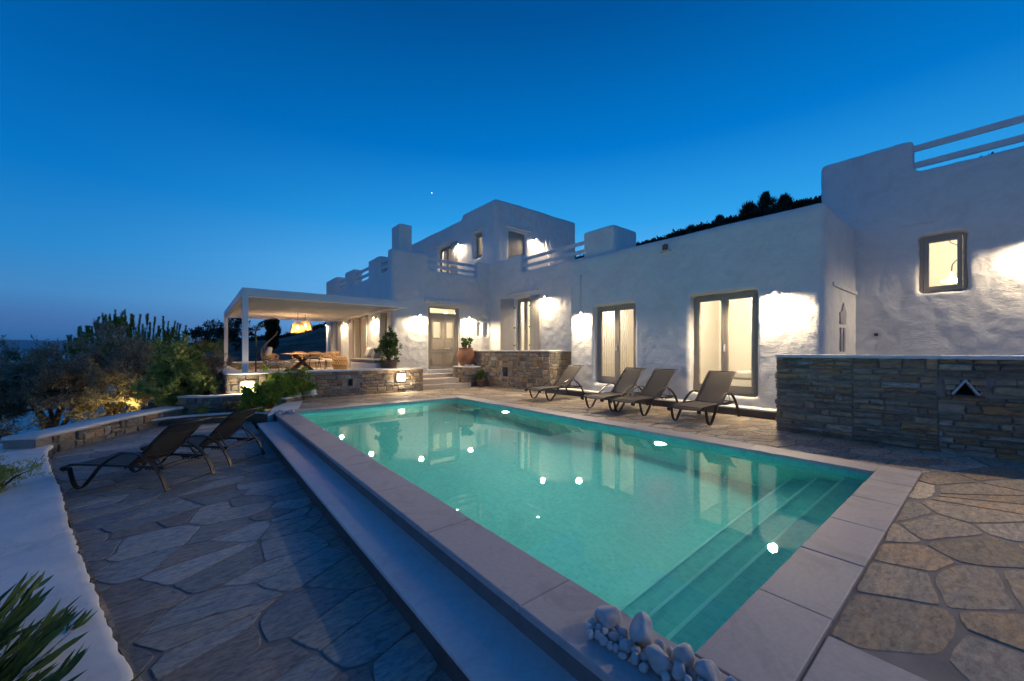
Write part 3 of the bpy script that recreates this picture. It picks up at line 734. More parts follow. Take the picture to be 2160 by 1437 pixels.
# upper storey
w = french(fX(EX), *eL[0], rec=.22); shutter(w, fX(EX), 18.75,19.45,.04,.075,4.95,7.5)
french(fX(EX), *eL[1], rec=.25, leaves=1, handle=False)
w = french(fY(EY), *eR[0], rec=.15, handle=False); shutter(w, fY(EY), 12.24,12.76,-.13,-.10,4.92,7.42,'taupe'); shutter(w, fY(EY), 12.77,13.27,-.13,-.10,4.92,7.42,'taupe')
# tower window
french(fX(TX), *tW, rec=.12, leaves=1, fw=.07, handle=False, rail_h=.08, label='small square lit window with a pendant lamp inside')
# entrance door with transom
def entrance():
    F = fY(CY); u0,u1,z0,z1 = 7.50,8.84,.62,3.24; w0,w1 = -.20,-.12
    mb = MB(); mb.box(*F(7.40,u0+.05,w0,w1,z0,z1+.03)); mb.box(*F(u1-.05,8.94,w0,w1,z0,z1+.03)); mb.box(*F(u0+.05,u1-.05,w0,w1,z1-.06,z1+.03)); mb.box(*F(u0+.05,u1-.05,w0,w1,2.90,2.98))
    mb.box(*F(u0+.05,u1-.05,w0,w1,z0,z0+.05))
    d = mb.build('door', M['taupe'], villa, bevel=.006); d['label'] = 'taupe double entrance door with two small lit panes'
    MB().box(*F(u0+.045,u1-.045,w0+.03,w0+.036,2.975,z1-.055)).build('transom_pane', M['glass'], d)
    m_ = (u0+u1)/2
    for a, b in ((u0+.055,m_-.004),(m_+.004,u1-.055)):
        mb = MB(); wa, wb_ = w0+.012, w1-.010; zz0, zz1 = z0+.055, 2.895; ga, gb = a+.15, b-.15; gz0, gz1 = 1.95, 2.60
        mb.box(*F(a,ga,wa,wb_,zz0,zz1)); mb.box(*F(gb,b,wa,wb_,zz0,zz1)); mb.box(*F(ga,gb,wa,wb_,gz1,zz1)); mb.box(*F(ga,gb,wa,wb_,zz0,gz0))
        for q0,q1 in ((zz0+.10,1.28),(1.42,gz0-.10)):     # raised lower panels, pane surround
            mb.box(*F(a+.08,b-.08,wb_-.001,wb_+.014,q0,q1))
            for k in range(5): mb.box(*F(a+.10+(b-a-.2)*(k+.1)/5,a+.10+(b-a-.2)*(k+.9)/5,wb_+.013,wb_+.021,q0+.03,q1-.03))
        for bx_ in ((ga-.03,ga,gz0-.03,gz1+.03),(gb,gb+.03,gz0-.03,gz1+.03),(ga,gb,gz0-.03,gz0),(ga,gb,gz1,gz1+.03)): mb.box(*F(bx_[0],bx_[1],wb_-.001,wb_+.018,bx_[2],bx_[3]))
        mb.box(*F(a,b,wb_-.001,wb_+.012,1.32,1.38)); mb.box(*F(a,b,wb_-.001,wb_+.012,zz0,zz0+.08))
        mb.build('door_leaf', M['taupe'], d, bevel=.003)
        MB().box(*F(ga-.003,gb+.003,w0+.04,w0+.046,gz0-.003,gz1+.003)).build('pane', M['glass'], d)
    mb = MB(); mb.box(*F(m_+.05,m_+.30,w1+.02,w1+.045,1.48,1.51)); mb.box(*F(m_+.06,m_+.09,w1-.01,w1+.03,1.46,1.53)); mb.build('handle', M['white_metal'], d)
    MB().box(*F(7.42,8.92,-.25,.10,.47,.62)).build('threshold', M['plaster_smooth'], d, bevel=.01)
    MB().box(*F(7.22,9.28,-.02,.14,3.36,3.50)).build('lintel', M['plaster_smooth'], d, bevel=.012)
entrance()
# shallow lintel ridges above windows
def ridge_(F, u0, u1, z, t=.05, dz=0.0):
    mb = MB(); mb.box(*F(u0,u1,-.05,t,z,z+.07)); remesh(mb, 'lintel', M['plaster'], villa, .03, 3, .006, 3, .02)
ridge_(fX(BX), 11.4,13.6,3.80,.10); ridge_(fX(TX), -.15,1.4,4.12,.012); ridge_(fX(EX),19.2,21.6,7.62,.12); ridge_(fX(EX),16.2,17.5,7.62,.12); ridge_(fY(EY),11.95,13.7,7.58,.12)
ridge_(fX(DX),17.3,19.8,3.06,.12); ridge_(fX(DX),21.2,23.4,3.08,.12)
# triangular vent with slate sill on the right wing
def tri_vent(x, yc, zb, w, h, mat, name, parent):
    mb = MB(); t = .035
    for s in (-1,1):
        a = Vector((x-.02, yc+s*w/2, zb)); b = Vector((x-.02, yc, zb+h)); mb.bar(a, b, .07, t, up=(1,0,0))
    return mb.build(name, M[mat], parent, bevel=.005)
MB().add([(AX-.035,5.49,4.02),(AX-.035,5.33,4.02),(AX-.035,5.41,4.22)], [(0,1,2)]).build('vent_opening_shadow', M['dark'], villa)  # flat dark triangle, no hole; shade of the opening as colour
MB().box(AX-.10,AX+.02,5.26,5.55,3.985,4.015).build('vent_sill', M['plaster_smooth'], villa, bevel=.01)
MB().obox((AX-.03,5.41,4.10),(.03,0,0),(0,.06,0),(0,0,.07)).build('vent_brick', M['terracotta'], villa)
# down-pipe on the left end of the right wing
mb = MB(); mb.tube([(AX+.02,8.30,3.80),(AX-.0,8.32,3.70),(AX+.01,8.34,2.72)], .05, 10); mb.build('downpipe', M['plaster_smooth'], villa, smooth=True)
MB().box(10.05,12.2,2.04,2.12,2.72,2.80).build('wall_ledge', M['plaster_smooth'], villa, bevel=.01)
for x0_, x1_ in ((10.72,10.84),(10.98,11.10)): MB().box(x0_,x1_,2.055,2.10,1.38,1.90).build('wall_relief_shade', M['coping'], villa, bevel=.01)  # raised grey bars; the grey stands for unlit recesses of the relief
MB().add([(x,y,z) for y in (2.055,2.10) for x, z in ((10.68,1.98),(11.12,1.98),(11.18,2.22),(10.95,2.44),(10.80,2.25),(10.66,2.22))], [(0,1,2,3,4,5),(6,7,8,9,10,11)]+[(i,(i+1)%6,6+(i+1)%6,6+i) for i in range(6)]).build('wall_relief_shade', M['coping'], villa)  # arrow piece of the relief, recess shade again given by grey colour
MB().box(TX-.05,TX+.02,1.69,1.75,1.74,1.80).build('wall_tap', M['darkwood'], villa)

# ------------------------------------------------------------------ wall lamps (half-bowl plaster hoods shining down)
M['ceramic'] = leaf('white_ceramic', (.52,.51,.49), (.54,.53,.50), .6, 2, .22)
def sconce(loc, face, label, e, group='hooded lamps on the white walls', s=1.0):
    rz = {'-x': R_(180), '-y': R_(-90)}[face]
    loc = (loc[0]+.06, loc[1], loc[2]) if face == '-x' else (loc[0], loc[1]+.06, loc[2])
    r = empty('wall_lamp', loc, rz); tag(r, label, 'wall lamp', group)
    # hood: half dome opening downwards, local +x away from wall
    b = MB(); prof = [(.112,-.05),(.110,-.01),(.098,.025),(.07,.05),(.035,.065),(.0,.068)]
    b.lathe(prof, n=16, a0=-math.pi/2, a1=math.pi/2, sx=1.0*s, sy=1.0*s)
    o = b.build('hood', M['ceramic'], r, smooth=True); sol = o.modifiers.new('s','SOLIDIFY'); sol.thickness = .015
    MB().box(-.02,.012,-.06,.06,-.05,.06).build('back_plate', M['plaster_smooth'], r)
    b = MB().lathe([(0,-.045),(.022,-.035),(.03,-.01),(.022,.015),(0,.03)], ctr=(.09,0,.0), n=12); b.build('bulb', M['bulb'], r, smooth=True)
    lamp('lamp', 'SPOT', (.195,0,-.065), e*4.2, WARM, .09, r, spot_size=R_(180), spot_blend=.45)
    return r
sconce((AX-.03,8.25,2.60), '-x', 'lit wall lamp left of the narrower tall glazed door', 62)
sconce((AX-.03,2.92,2.62), '-x', 'lit wall lamp right of the widest glazed door', 66)
sconce((BX-.03,11.0,3.50), '-x', 'lit wall lamp right of the shuttered window', 52)
sconce((7.02,CY-.03,2.83), '-y', 'lit wall lamp on the left of the entrance door', 46)
sconce((9.36,CY-.03,2.86), '-y', 'lit wall lamp between the entrance door and the arched niche', 46)
sconce((DX-.03,16.3,2.78), '-x', 'lit wall lamp under the pergola beside the big potted plant', 46)
sconce((DX-.03,20.55,2.80), '-x', 'lit wall lamp between the two pergola doors', 38)
sconce((DX-.03,24.0,2.85), '-x', 'lit wall lamp at the far end of the pergola wall', 20)
sconce((EX-.03,18.62,7.28), '-x', 'lit wall lamp between the upstairs door and window', 40)
sconce((14.0,EY-.03,7.30), '-y', 'lit wall lamp on the upstairs corner wall by the ladder', 40)
sconce((TX-.03,-.62,3.50), '-x', 'lit wall lamp at the right edge on the tall block', 46)
r = empty('assumed_floodlight', (TX-.12,-3.3,4.6)); tag(r, 'assumed warm flood lamp out of view on the tall block, aimed at the near deck', 'assumed_floodlight')  # unseen lamp beyond the right edge, assumed from the warm light on the deck
MB().box(-.05,.14,-.09,.09,-.06,.06).build('housing', M['white_metal'], r, bevel=.01); MB().box(-.056,-.051,-.08,.08,-.05,.05).build('lens', M['lens'], r)
_d = Vector((5.2,-.6,0))-Vector((TX-.2,-3.3,4.6)); lamp('lamp', 'SPOT', (-.08,0,0), 1500, (1,.74,.44), .06, r, spot_size=R_(62), spot_blend=.9, rot=tuple(_d.to_track_quat('-Z','Y').to_euler()))

# ------------------------------------------------------------------ stone walls
def mortar(mb_): return mb_.build('mortar_core', M['mortar'])
# right wall
root, mb = stone_wall('stone_wall', 'long dark stone wall at the right with a triangular vent', [((8.08,2.45),(8.02,1.4)),((8.02,1.4),(8.12,.5)),((8.12,.5),(8.55,-1.0)),((8.55,-1.0),(9.3,-3.6))][::1], -.06, 1.285, .4, STONE_B,
    hmin=.06, hmax=.17, wmin=.14, wmax=.62, holes=(), prot=(.008,.04), bright=.03) if False else (None, None)
def wall_from(name, label, pts, z0, z1, th, pal, holes_by_seg={}, capz=.05, **k):
    """pts run so that the visible face is on the right-hand side"""
    root = empty(name); tag(root, label, 'stone wall'); mb = MB(); core = MB(); n = len(pts)
    P_ = [Vector((*p,0)) for p in pts]
    offs = []
    for i in range(n):
        d = (P_[min(i+1,n-1)]-P_[max(i-1,0)]).normalized(); offs.append(Vector((-d.y,d.x,0)))
    for i in range(n-1):
        stoneface(mb, P_[i][:2], P_[i+1][:2], z0, z1, pal, holes=holes_by_seg.get(i,()), **k)
        hs = holes_by_seg.get(i,())
        if not hs:
            a, b, c, d = P_[i]+offs[i]*.010, P_[i+1]+offs[i+1]*.010, P_[i+1]+offs[i+1]*th, P_[i]+offs[i]*th
            core.prism([tuple(v[:2]) for v in (a,b,c,d)], z0, z1)
        else:
            D = (P_[i+1]-P_[i]); Ln = D.length; D.normalize(); Nn = Vector((-D.y,D.x,0)); us = sorted({0,Ln,*[h[0] for h in hs],*[h[1] for h in hs]}); zs = sorted({z0,z1,*[h[2] for h in hs],*[h[3] for h in hs]})
            for u0,u1 in zip(us,us[1:]):
                for c0,c1 in zip(zs,zs[1:]):
                    ins = any(h[0]-1e-5<=u0 and u1<=h[1]+1e-5 and h[2]-1e-5<=c0 and c1<=h[3]+1e-5 for h in hs); q = .25 if ins else .010
                    a, b, c, d = P_[i]+D*u0+Nn*q, P_[i]+D*u1+Nn*q, P_[i]+D*u1+Nn*th, P_[i]+D*u0+Nn*th
                    core.prism([tuple(v[:2]) for v in (a,b,c,d)], c0, c1)
    mb.build('stonework', M['wallstone'], root); core.build('mortar', M['mortar'], root)
    if capz:
        outer = [P_[i]-offs[i]*.035 for i in range(n)]; inner = [P_[i]+offs[i]*(th+.02) for i in range(n)]; cap = MB()
        # fine strip so that the edge can waver
        O, I = [], []
        for i in range(n-1):
            m = max(2, int((P_[i+1]-P_[i]).length/.07))
            for j in range(m+(i==n-2)): t = j/m; O.append(outer[i].lerp(outer[i+1],t)); I.append(inner[i].lerp(inner[i+1],t))
        k_ = len(O); vs = []; fs = []
        for i in range(k_):
            w = .012*noise.noise(Vector((O[i].x*7,O[i].y*7,2))); nn = (O[i]-I[i]).normalized(); o_ = O[i]+nn*w; zt = z1+capz+.006*noise.noise(Vector((i*.3,0,5)))
            e = .018
            prof = [(o_-nn*.0, z1-.004+.008*noise.noise(Vector((i*.6,1,5)))),(o_, zt-e),(o_-nn*e*.6, zt-e*.3),(o_-nn*e*1.6, zt),(I[i]+nn*e, zt),(I[i], zt-e),(I[i], z1)]
            vs += [(a.x,a.y,z) for a, z in prof]
        m = 7
        for i in range(k_-1):
            for j in range(m): fs.append((i*m+j, (i+1)*m+j, (i+1)*m+(j+1)%m, i*m+(j+1)%m))
        fs += [tuple(range(m)), tuple((k_-1)*m+j for j in range(m))[::-1]]
        cap.add(vs, fs).build('cap', M['plaster_smooth'], root, smooth=True)
    return root
RW = wall_from('stone_wall', 'long dark stone wall at the right with a triangular vent', [(8.55,2.44),(8.08,2.45),(8.03,1.4),(8.10,.5),(8.28,-.30),(9.0,-2.6),(9.6,-4.5)], -.06, 1.285, .42, STONE_B,
    {3:[(.08,.42,.79,1.0)]}, hmin=.035, hmax=.125, wmin=.12, wmax=.55, prot=(.006,.042), bright=.03)
# triangular vent in the right wall
def vent_in_wall():
    a = Vector((8.10,.5,0)); b = Vector((8.28,-.30,0)); D = (b-a).normalized(); Nn = Vector((D.y,-D.x,0)); z0, h, w = .80, .20, .122
    c = a+D*.25
    mb = MB()
    for s in (-1,1):
        p = c+D*(s*w)+Nn*.01+Vector((0,0,z0)); q = c+Vector((0,0,z0+h))+Nn*.01; mb.bar(p, q, .028, .10, up=tuple(Nn))
    mb.build('vent_slab', M['pebble'], RW, bevel=.004)
    mb = MB(); mb.obox(c+Vector((0,0,z0-.02))+Nn*.0, D*.17, Nn*.05, Vector((0,0,.012))); mb.build('vent_sill', M['riser'], RW)
    mb = MB()   # stone infill above the slanted slabs
    for s in (-1,1):
        for k in range(3):
            zz = z0+.02+k*.075; u = w*(1-(zz-z0)/h)+.03; e = .23
            if u < e and False: 
                p = c+D*(s*(u+e)/2)+Vector((0,0,zz+.034))+Nn*.004; mb.obox(p, D*((e-u)/2), Nn*.03, Vector((0,0,.033)), random.choice(STONE_B))
    mb = MB()
    for s in (-1,1):
        for k in range(3):
            za, zb = z0-.01+k*.072, z0-.01+(k+1)*.072-.006; ua = w*(1-(zb-z0)/h)+.045; e = .172+.01*k
            if ua < e: mb.obox(c+D*(s*(ua+e)/2)+Vector((0,0,(za+zb)/2))+Nn*.004, D*((e-ua)/2), Nn*.03, Vector((0,0,(zb-za)/2)), random.choice(STONE_B))
    mb.build('stone_infill', M['wallstone'], RW)
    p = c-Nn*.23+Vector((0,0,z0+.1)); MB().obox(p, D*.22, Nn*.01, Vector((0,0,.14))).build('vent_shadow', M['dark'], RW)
vent_in_wall()
# mid wall in front of the shuttered window
wall_from('stone_wall', 'mid grey stone wall in front of the shuttered window with a lit end', [(8.95,14.3),(8.96,13.1),(9.48,9.62),(10.62,9.60)], -.06, 1.375, .38, STONE_A, {1:[(1.25,1.52,.42,.78)]}, hmin=.07, hmax=.20, wmin=.12, wmax=.34, capz=.045)
# terrace wall under the pergola
wall_from('stone_wall', 'stone terrace wall with a square light, below the dining table', [(.62,22.0),(.62,12.8),(2.6,12.82),(6.28,12.8),(6.30,13.2)], -.30, .755, .40, STONE_A, {1:[(.35,.61,.29,.55)],2:[(2.73,2.99,.36,.62),(1.13,1.28,.28,.50)]}, hmin=.07, hmax=.18, wmin=.12, wmax=.42, capz=.05)
wall_from('stone_wall', 'low stone parapet at the far back of the pergola terrace', [(5.6,22.05),(.7,22.05)], .4, .82, .3, STONE_A, capz=.05) if False else wall_from('stone_wall', 'low stone parapet at the far back of the pergola terrace', [(.9,22.05),(5.84,22.05)], .3, .84, .3, STONE_A, capz=.05, wmax=.3)
wall_from('stone_wall', 'low retaining wall beside the bright square garden light', [(-.35,12.9),(.16,12.5),(1.12,12.45)], -.5, .215, .25, STONE_A, hmin=.08, hmax=.17, wmin=.14, wmax=.36, capz=.045)
wall_from('stone_wall', 'curved stone parapet with pale blue cap behind the reclined loungers', [(-2.02,9.72),(-1.83,10.06),(-1.60,10.45),(-1.22,11.3),(-.60,12.25),(-.25,12.6)], -.6, -.03, .42, STONE_A, hmin=.09, hmax=.17, wmin=.16, wmax=.42, capz=.055)
wall_from('stone_wall', 'lowest curved planter kerb with thin white cap', [(-.86,11.95),(-.45,12.12),(.07,12.16),(.7,12.05),(1.2,11.80),(1.52,11.35)], -.6, -.185, .20, STONE_A, hmin=.07, hmax=.13, wmin=.12, wmax=.34, capz=.03)
wall_from('stone_wall', 'short white capped kerb with three pebbles at the planter corner', [(1.86,11.95),(2.15,12.35),(2.79,12.76)], -.4, .10, .22, STONE_A, hmin=.06, hmax=.12, wmin=.1, wmax=.3, capz=.035)
mb = MB().prism([(1.22,9.97),(1.38,10.2),(1.40,10.51),(1.9,10.51),(2.35,12.3),(1.85,12.0),(1.50,11.30)], -.62, -.004)
o = mb.build('paving', M['plaster_smooth'], bevel=.01); tag(o, 'pale rendered slope beside the far pool corner', kind='structure')
# foreground white wall
def front_wall():
    r = empty('garden_wall'); tag(r, 'broad white-topped low wall curving along the left edge', 'wall')
    inner = spline([(.25,.2,0),(.02,1.5,0),(-.23,2.58,0),(-.52,3.75,0),(-.87,5.2,0),(-1.2,6.7,0),(-1.48,7.86,0),(-1.78,9.2,0),(-1.86,9.9,0),(-1.93,10.3,0),(-2.15,10.55,0),(-2.55,10.55,0)], 26)
    outer = spline([(-.9,.0,0),(-1.0,1.5,0),(-1.08,2.6,0),(-1.25,3.8,0),(-1.55,5.2,0),(-2.0,6.9,0),(-2.5,7.9,0),(-2.95,8.9,0),(-3.1,9.6,0),(-3.0,10.1,0),(-2.9,10.4,0),(-2.75,10.5,0)], 26)
    vs, fs = [], []; n = len(inner); zt = -.17
    for i, (a, b) in enumerate(zip(inner, outer)):
        t = (inner[min(i+1,n-1)]-inner[max(i-1,0)]).normalized(); nn = Vector((t.y,-t.x,0)); w = .018*noise.noise(Vector((a.x*9,a.y*9,0)))+.014*noise.noise(Vector((a.x*26,a.y*26,4)))
        e = a+nn*w; dz = .012*noise.noise(Vector((a.x*3,a.y*3,8)))
        inn = (b-a).normalized()
        row = [(e.x,e.y,zt-.05),(e.x,e.y,zt-.022+dz),((e+inn*.012).x,(e+inn*.012).y,zt-.006+dz),((e+inn*.05).x,(e+inn*.05).y,zt+dz*.6)]
        for s in (.25,.5,.75): p = a.lerp(b, s); row.append((p.x,p.y,zt+.012*noise.noise(Vector((p.x*2,p.y*2,1)))))
        row += [(b.x,b.y,zt-.01),(b.x,b.y,-1.3)]
        vs += row
    m = 9
    for i in range(n-1):
        for j in range(m-1): fs.append((i*m+j,(i+1)*m+j,(i+1)*m+j+1,i*m+j+1))
    MB().add(vs, fs).build('cap', M['plaster_smooth'], r, smooth=True)
    mb = MB(); pts = [inner[i] for i in range(0, n, 13)]
    for a, b in zip(pts[::-1], pts[::-1][1:]): stoneface(mb, (a.x+.0,a.y), (b.x,b.y), -.36, -.215, STONE_A, hmin=.07, hmax=.10, wmin=.12, wmax=.3, prot=(-.02,-.005))
    mb.build('stonework', M['wallstone'], r)
    core = MB(); 
    for i in range(n-1):
        a, b, c, d = inner[i], inner[i+1], outer[i+1], outer[i]
        core.add([(a.x,a.y,-.5),(b.x,b.y,-.5),(b.x,b.y,-.2),(a.x,a.y,-.2)], [(0,1,2,3)])
    for v in range(len(core.v)): core.v[v] = (core.v[v][0]-.03, core.v[v][1], core.v[v][2])
    core.build('mortar', M['mortar'], r)
front_wall()

# ------------------------------------------------------------------ terrace floor, steps, soil
mb = MB(); mb.box(.66,6.28,13.15,22.3,-.4,.53); mb.box(6.28,8.93,13.98,14.62,-.4,.47)
o = mb.build('terrace', M['tile_terrace']); tag(o, 'warm stone terrace floor under the pergola', kind='structure')
st = empty('entrance_steps'); tag(st, 'broad pale stone steps up to the entrance door', 'steps')
MB().box(6.30,8.44,13.0,13.7,-.2,.14).build('step', M['tile_terrace'], st, bevel=.012)
MB().box(6.34,8.12,13.36,14.05,-.2,.33).build('step', M['tile_terrace'], st, bevel=.012)
MB().prism([(-1.2,12.2),(1.55,11.3),(1.9,12.0),(2.7,12.8),(.6,12.8),(.1,12.5),(-.3,12.9)], -.6, -.21).build('soil', M['soil'])
bpy.data.objects['soil']['kind'] = 'structure'
MB().prism([(-.3,13),(.16,12.6),(2.5,12.7),(2.6,12.8),(.62,12.82),(.6,22),(-.8,22)], -.6, .05).build('soil', M['soil'])['kind'] = 'structure'
# pot stand beside the steps
wall_from('pot_stand', 'small stone stand topped with white pebbles beside the steps', [(8.18,13.9),(8.20,13.12),(8.93,13.06)], -.06, .74, .9 if False else .5, STONE_A, capz=.04, hmin=.07, hmax=.16, wmin=.1, wmax=.3)['category'] = 'pot stand'

# square recessed lights
def square_light(x, y, z, label, e, w=.135):
    r = empty('recessed_light', (x,y,z)); tag(r, label, 'wall light', 'square lights low in the stone walls')
    mb = MB()
    for b in [(-w,w,-.035,.02,w-.03,w),(-w,w,-.035,.02,-w,-w+.03),(-w,-w+.03,-.035,.02,-w+.03,w-.03),(w-.03,w,-.035,.02,-w+.03,w-.03)]: mb.box(*b)
    mb.build('frame', M['plaster_smooth'], r, bevel=.004)
    MB().box(-w+.03,w-.03,.10,.11,-w+.03,w-.03).build('back_panel', M['plaster_smooth'], r)
    MB().lathe([(0,-.06),(.03,-.05),(.042,0),(.03,.05),(0,.06)], n=14).build('bulb', M['bulb'], r, smooth=True).location = (-.02,.02,0)
    lamp('lamp', 'POINT', (0,-.10,0), e*1.6, (1,.76,.48), .06, r)
square_light(5.46, 12.77, .49, 'glowing square light in the terrace wall beside the steps', 26)
square_light(1.10, 12.74, .42, 'very bright square light above the planter, below the pergola post', 24)
lamp_gl = lamp('assumed_ground_lamp', 'POINT', (-1.75,13.6,-.45), 45, (1,.62,.18), .05)  # unseen uplight, assumed from the yellow glow among the trees
r = empty('assumed_garden_spotlight', (-1.42,15.5,-.62)); tag(r, 'assumed small yellow garden uplight hidden among the olive trees', 'garden light'); lamp_gl.parent = r; lamp_gl.location = (0,-.1,.35)
MB().tube([(0,0,-.1),(0,0,.1)], .015).build('spike', M['black_metal'], r); MB().lathe([(0,.1),(.04,.1),(.05,.2)], n=14).build('housing', M['black_metal'], r)
MB().lathe([(0,.19),(.045,.195)], n=14).build('lens', M['lens'], r)

# ------------------------------------------------------------------ pergola
pg = empty('pergola', (1.05,13,0)); pg.location = (0,0,0); tag(pg, 'white louvred pergola over the dining terrace', 'pergola')
GX0, GX1, GY0, GY1 = .99, 5.80, 12.93, 21.7
for x, y, z in [(GX0,GY0,.80),(GX0,GY1,.80)]: MB().box(x,x+.14,y,y+.14,z,2.90).build('post', M['white_metal'], pg, bevel=.006)
MB().box(GX0-.004,GX1,GY0-.004,GY0+.12,2.90,3.13).build('beam', M['white_metal'], pg, bevel=.006)
MB().box(GX0-.004,GX0+.12,GY0+.121,GY1+.14,2.90,3.13).build('beam', M['white_metal'], pg, bevel=.006)
MB().box(GX0+.121,GX1,GY1+.02,GY1+.14,2.90,3.13).build('beam', M['white_metal'], pg, bevel=.006)
MB().box(GX1-.1,GX1,GY0+.121,GY1+.019,2.92,3.12).build('beam', M['white_metal'], pg)
y = GY0+.16
while y < GY1-.4:
    c = Vector(((GX0+GX1)/2, y+.24, 3.05)); a = R_(9)
    m = MB(); m.obox(c, ((GX1-GX0)/2-.125,0,0), (0,.245*math.cos(a),.245*math.sin(a)), (0,-.006*math.sin(a),.006)); m.obox(c+Vector((0,-.225,-.03)), ((GX1-GX0)/2-.125,0,0), (0,.02,0), (0,0,.035))
    m.build('louvre', M['white_metal'], pg); y += .495
# pendants over the table
def pendant(x, y, z, label, e):
    r = empty('pendant_lamp', (x,y,z)); tag(r, label, 'pendant lamp', 'woven pendant lamps over the dining table')
    MB().tube([(0,0,.22),(0,0,3.0-z)], .008, 6).build('cord', M['black_metal'], r)
    mb = MB(); n = 26
    for i in range(n):
        a = 2*math.pi*i/n; ln = random.uniform(-.24,-.15)
        p = [(r_*math.cos(a+tw), r_*math.sin(a+tw), zz) for r_, zz, tw in [(.05,.22,0),(.15,.19,.1),(.225,.10,.2),(.25,-.02,.3),(.27,ln,.38)]]; mb.tube(p, .010, 4)
        p = [(r_*math.cos(a-tw), r_*math.sin(a-tw), zz) for r_, zz, tw in [(.05,.22,0),(.15,.19,.1),(.225,.10,.2),(.25,-.02,.3),(.27,ln,.38)]]; mb.tube(p, .010, 4)
    for r_, zz in [(.10,.205),(.19,.15),(.235,.07),(.25,-.02),(.262,-.10)]: mb.tube([(r_*math.cos(2*math.pi*i/24), r_*math.sin(2*math.pi*i/24), zz) for i in range(24)], .010, 5, closed=True)
    mb.build('shade', M['rattan_lit'], r)
    MB().lathe([(0,-.07),(.045,-.05),(.06,0),(.045,.05),(0,.07)], n=14).build('bulb', M['bulb'], r, smooth=True)
    lamp('lamp', 'POINT', (0,0,-.02), e*9, (1,.60,.28), .08, r)
M['rattan_lit'] = leaf('woven_fibre_shade', (.30,.18,.07), (.45,.30,.14), .8, 20, .35)
pendant(3.35,18.50,2.38, 'lower left woven pendant lamp glowing over the dining table', 34)
pendant(3.72,18.95,2.49, 'upper right woven pendant lamp glowing over the dining table', 34)

# ------------------------------------------------------------------ dining set
TF = .53
tb = empty('dining_table', (3.60,18.95,TF)); tag(tb, 'round wooden dining table on dark crossed trestle legs', 'table')
MB().lathe([(0,.71),(.76,.71),(.80,.722),(.80,.742),(.78,.757),(0,.757)], n=48).build('tabletop', M['teak'], tb)
for k in range(4):
    a = R_(45+90*k); ca, sa = math.cos(a), math.sin(a)
    MB().bar((.52*ca,.52*sa,.02),(-.42*ca,-.42*sa,.69),.075,.10).build('leg', M['darkwood'], tb)
MB().lathe([(0,.30),(.10,.30),(.10,.42),(0,.42)], n=12).build('hub', M['darkwood'], tb)
def rope_chair():
    r = empty('rope_chair'); 
    MB().lathe([(0,.43),(.24,.43),(.26,.45),(.25,.49),(.20,.505),(0,.51)], n=20, sy=.95).build('seat_cushion', M['cream'], r, smooth=True)
    for sx, sy in ((1,1),(1,-1),(-1,1),(-1,-1)): MB().tube([(.20*sx,.20*sy,.43),(.25*sx,.25*sy,0)], [.014,.009], 6).build('leg', M['black_metal'], r)
    mb = MB(); n = 30; P0, P1 = [], []
    for i in range(n+1):
        a = R_(75+210*i/n); t = abs(i/n-.5)*2; P0.append(Vector((.25*math.cos(a),.25*math.sin(a),.44))); P1.append(Vector((.32*math.cos(a),.31*math.sin(a),.82-.17*t*t)))
    mb.tube(P1, .016, 6); mb.tube([p.lerp(q,.42) for p, q in zip(P0,P1)], .012, 6)
    for p, q in zip(P0,P1): mb.tube([p.lerp(q,.42), q], .0085, 4)
    mb.build('backrest', M['rope'], r)
    fr = MB()
    for k in (3,27,9,21): fr.tube([P0[k], P1[k]], .009, 5)
    fr.build('back_frame', M['black_metal'], r); return r
def kids(o): return [c for c in bpy.data.objects if c.parent == o]
def copy_tree(o, parent=None):
    c = o.copy(); col.objects.link(c)
    if parent: c.parent = parent
    for ch in kids(o): copy_tree(ch, c)
    return c
ch0 = rope_chair(); CL = ['woven rope dining chair nearest the terrace wall, back to the pool', 'leftmost woven rope chair beside the hanging chair', 'second woven rope chair from the left, just behind it', 'woven rope chair on the far side of the table', 'rightmost woven rope chair at the table, front one', 'woven rope chair at the right of the table, rear one']
chp = [(280,1.10),(200,1.22),(168,1.12),(85,1.15),(352,1.15),(25,1.2)]
first = True
for (a, rr), lb in zip(chp, CL):
    a = R_(a); c = ch0 if first else copy_tree(ch0); first = False
    c.location = (3.60+rr*math.cos(a), 18.95+rr*math.sin(a), TF); c.rotation_euler = (0,0,a+math.pi)
    tag(c, lb, 'chair', 'woven rope chairs round the dining table')
# hanging egg chair
hc = empty('hanging_chair', (1.62,16.1,TF), R_(-20)); tag(hc, 'hanging basket chair on a dark curved stand with cream cushion', 'hanging chair')
MB().tube(spline([(0,0,.03),(0,0,1.2),(.0,0,1.55),(.14,0,1.83),(.42,0,1.96),(.66,0,1.98)], 6), .025, 8).build('stand', M['bronze'], hc, smooth=True)
mb = MB(); mb.tube([(0,0,.03),(.5,.45,.02)], .02, 6); mb.tube([(0,0,.03),(.5,-.45,.02)], .02, 6); mb.tube([(0,0,.03),(-.2,0,.02)], .02, 6); mb.build('base', M['bronze'], hc)
MB().tube([(.66,0,1.98),(.66,0,1.55)], .008, 5).build('chain', M['black_metal'], hc)
rim = spline([(.66,0,1.55),(.56,.0,1.38),(.30,.06,1.10),(.22,.20,.86),(.30,.36,.62),(.70,.44,.52),(1.15,.34,.55),(1.30,0,.55)], 6)
mb = MB(); mb.tube(rim, .02, 8); mb.tube([Vector((p.x,-p.y,p.z)) for p in rim], .02, 8)
bow = []
